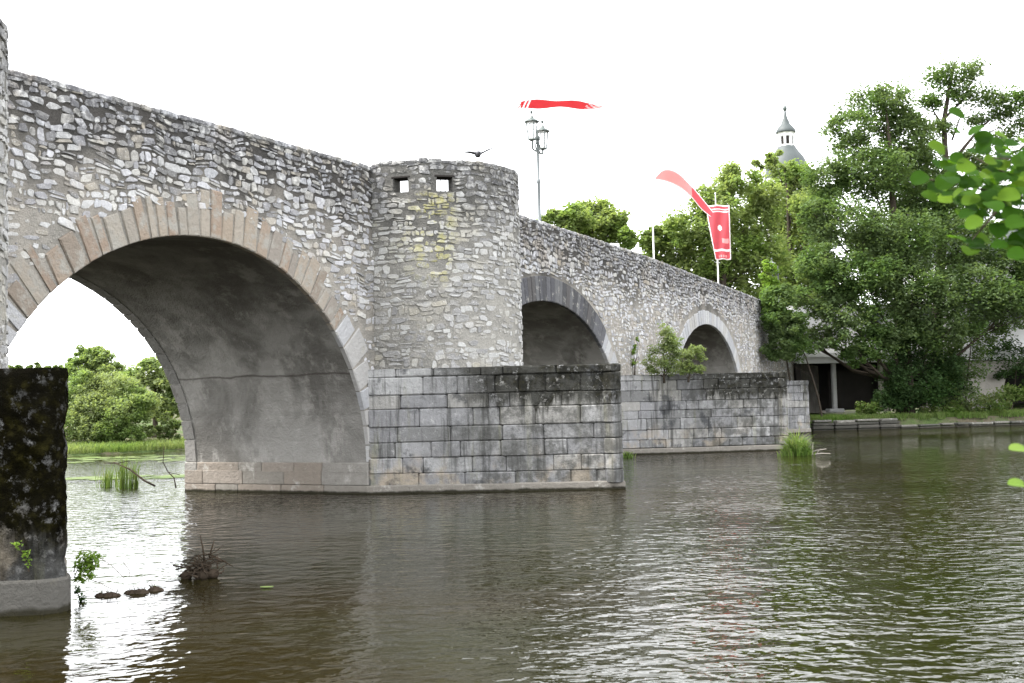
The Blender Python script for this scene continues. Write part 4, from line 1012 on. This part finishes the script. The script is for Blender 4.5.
tag(m.build('twig', M['pale_twig']), 'thin bleached twigs leaning over the bright water beside the mossy pier', 'twigs')
# plant rooted at the mossy pier's waterline
yb = 12.6; c0 = at(80, 590, yb); rt = empty('pier_plant', c0, 0, 'bright green leafy plant rooted at the waterline of the mossy left pier', 'plant')
st = MB()
for q in (((74, 578), (79, 566), (86, 556)), ((75, 580), (84, 570), (95, 560)), ((74, 582), (80, 575), (84, 565)), ((76, 590), (80, 598), (84, 604)), ((74, 572), (76, 560), (80, 553))): st.tube([at(x, y, yb)-c0 for x, y in q], [.006, .005, .003], 4)
st.build('stem', M['twig'], rt)
bl = [blob(*b, yb) for b in ((88, 558, 9, 5), (82, 564, 7, 6), (92, 562, 6, 6), (86, 572, 8, 7), (80, 578, 4, 5), (96, 556, 6, 4), (90, 566, 7, 5))]
C, _ = crown_points(bl, 420, .8, (.1, 1), per=20); quads_obj('foliage', leaf_quads(C-np.array(c0), .07, .4), M['leaf_lime'], rt)
C, _ = crown_points([blob(*b, yb) for b in ((78, 590, 4, 5), (83, 598, 4, 6))], 90, .5, (.1, 1), per=20); quads_obj('foliage', leaf_quads(C-np.array(c0), .05, .5), M['leaf_ivy'], rt)
c0 = at(28, 565, 11.65); c0.y -= .0
rt = empty('pier_sprig', c0, 0, 'small lime sprig growing out of a joint in the mossy pier', 'plant'); st = MB()
st.tube([at(x, y, 11.6)-c0 for x, y in ((29, 572), (24, 556), (14, 540))], [.006, .005, .003], 4); st.tube([at(x, y, 11.6)-c0 for x, y in ((29, 572), (28, 560), (29, 550))], [.005, .004, .003], 4); st.build('stem', M['twig'], rt)
C, _ = crown_points([blob(*b, 11.58) for b in ((28, 562, 4, 6), (18, 545, 4, 4), (25, 553, 3, 4))], 60, .5, (.1, 1), per=10); quads_obj('foliage', leaf_quads(C-np.array(c0), .045, .5), M['leaf_lime'], rt)
c = at(627, 461, 39.5); tuft('grass_tuft', 'tiny green sprig at the foot of the second pier beside the first pier corner', 'grass tuft', (c.x, 39.5, .02), .18, 60, .25, .04, M['grass'], lean=.9)

# ---- near overhanging branch at the right edge: round leaves
YF = 3.6
rt = empty('leafy_branch', at(1075, 210, YF), 0, 'near overhanging branch with big round bright green leaves at the right edge', 'branch'); o0 = Vector(rt.location)
st = MB()
TW = [((1075, 205), (1010, 195), (960, 185), (922, 178)), ((1040, 200), (1000, 170), (975, 158)), ((1010, 195), (985, 225), (972, 240)), ((1075, 170), (1030, 160), (985, 158)), ((1075, 235), (1030, 225), (1000, 215)), ((1075, 145), (1040, 145), (1012, 148)), ((1080, 260), (1045, 250), (1020, 248))]
for i, q in enumerate(TW):
    pts = [at(x, y, YF+.12*math.sin(i*2.1))-o0 for x, y in q]; st.tube(pts, [.006*(1-.75*k/(len(pts)-1)) for k in range(len(pts))], 6)
st.build('stem', M['bark'], rt, True)
lf = MB()
def leaf_round(c, r, N, U):
    N = N.normalized(); U = (U-N*U.dot(N)).normalized(); W = N.cross(U); n = 14; pts = []
    for k in range(n):
        a_ = 2*PI*k/n; x = math.cos(a_)*(1.08 if abs(a_-PI) > .5 else .96); y = math.sin(a_)*.94
        pts.append(c+(U*x+W*y)*r+N*r*(.22*abs(y)-.12*x*x))
    mid = [c+U*r*x-N*r*.02 for x in (.9, .45, 0, -.45, -.85)]
    lf.add(pts+[c], [(k, (k+1) % n, n) for k in range(n)])
random.seed(5)
spots = [(random.gauss(985, 24), random.gauss(190, 24)) for _ in range(60)]+[(random.uniform(1000, 1060), random.uniform(140, 260)) for _ in range(50)]+[(921, 180), (938, 148), (955, 170), (968, 165), (945, 185), (930, 198), (945, 200), (960, 190), (982, 150), (975, 148), (1003, 140), (1010, 152), (1000, 165), (990, 172), (975, 180), (985, 190), (998, 185), (1012, 175), (1020, 185), (958, 205), (968, 215), (976, 220), (985, 213), (992, 205), (1005, 200), (1015, 205), (1020, 218), (985, 240), (995, 235), (1005, 225), (978, 246), (968, 228), (1021, 255), (1018, 245), (1008, 190), (940, 165), (962, 178), (950, 178), (1018, 160), (990, 160), (1000, 150), (1022, 140), (935, 190), (980, 200), (1010, 212), (1028, 230), (1030, 200), (1035, 180), (1040, 160), (1032, 150), (1040, 220), (1045, 245), (953, 195), (972, 192), (1004, 176), (996, 196), (988, 182), (1013, 195), (966, 200), (1016, 168), (1023, 172), (1025, 192), (1024, 205), (972, 172), (1008, 232), (1000, 215)]
for x, y in spots:
    Y = YF+random.gauss(0, .13); c = at(x+random.uniform(-2, 2), y+random.uniform(-2, 2), Y)-o0
    leaf_round(c, random.uniform(.022, .034), Vector((random.gauss(0, .5), random.gauss(-1.0, .5), 1)), Vector((random.gauss(-.6, .6), random.gauss(0, .6), random.gauss(-.3, .3))))
lf.build('foliage', M['leaf_fore'], rt, True)
rt = empty('leaf_twig', at(1060, 470, 3.2), 0, 'near twig with two lime leaf tips at the right edge over the water', 'branch'); o0 = Vector(rt.location)
st = MB(); st.tube([at(x, y, 3.2)-o0 for x, y in ((1070, 470), (1045, 465), (1025, 450))], [.004, .003, .002], 5); st.tube([at(x, y, 3.2)-o0 for x, y in ((1045, 465), (1035, 478), (1024, 484))], [.003, .002, .002], 5); st.build('stem', M['bark'], rt)
lf = MB()
for x, y in ((1019, 449), (1018, 484), (1045, 462)): leaf_round(at(x, y, 3.2)-o0, .026, Vector((.1, -.5, 1)), Vector((-1, 0, .1)))
lf.build('foliage', M['leaf_lime'], rt, True)
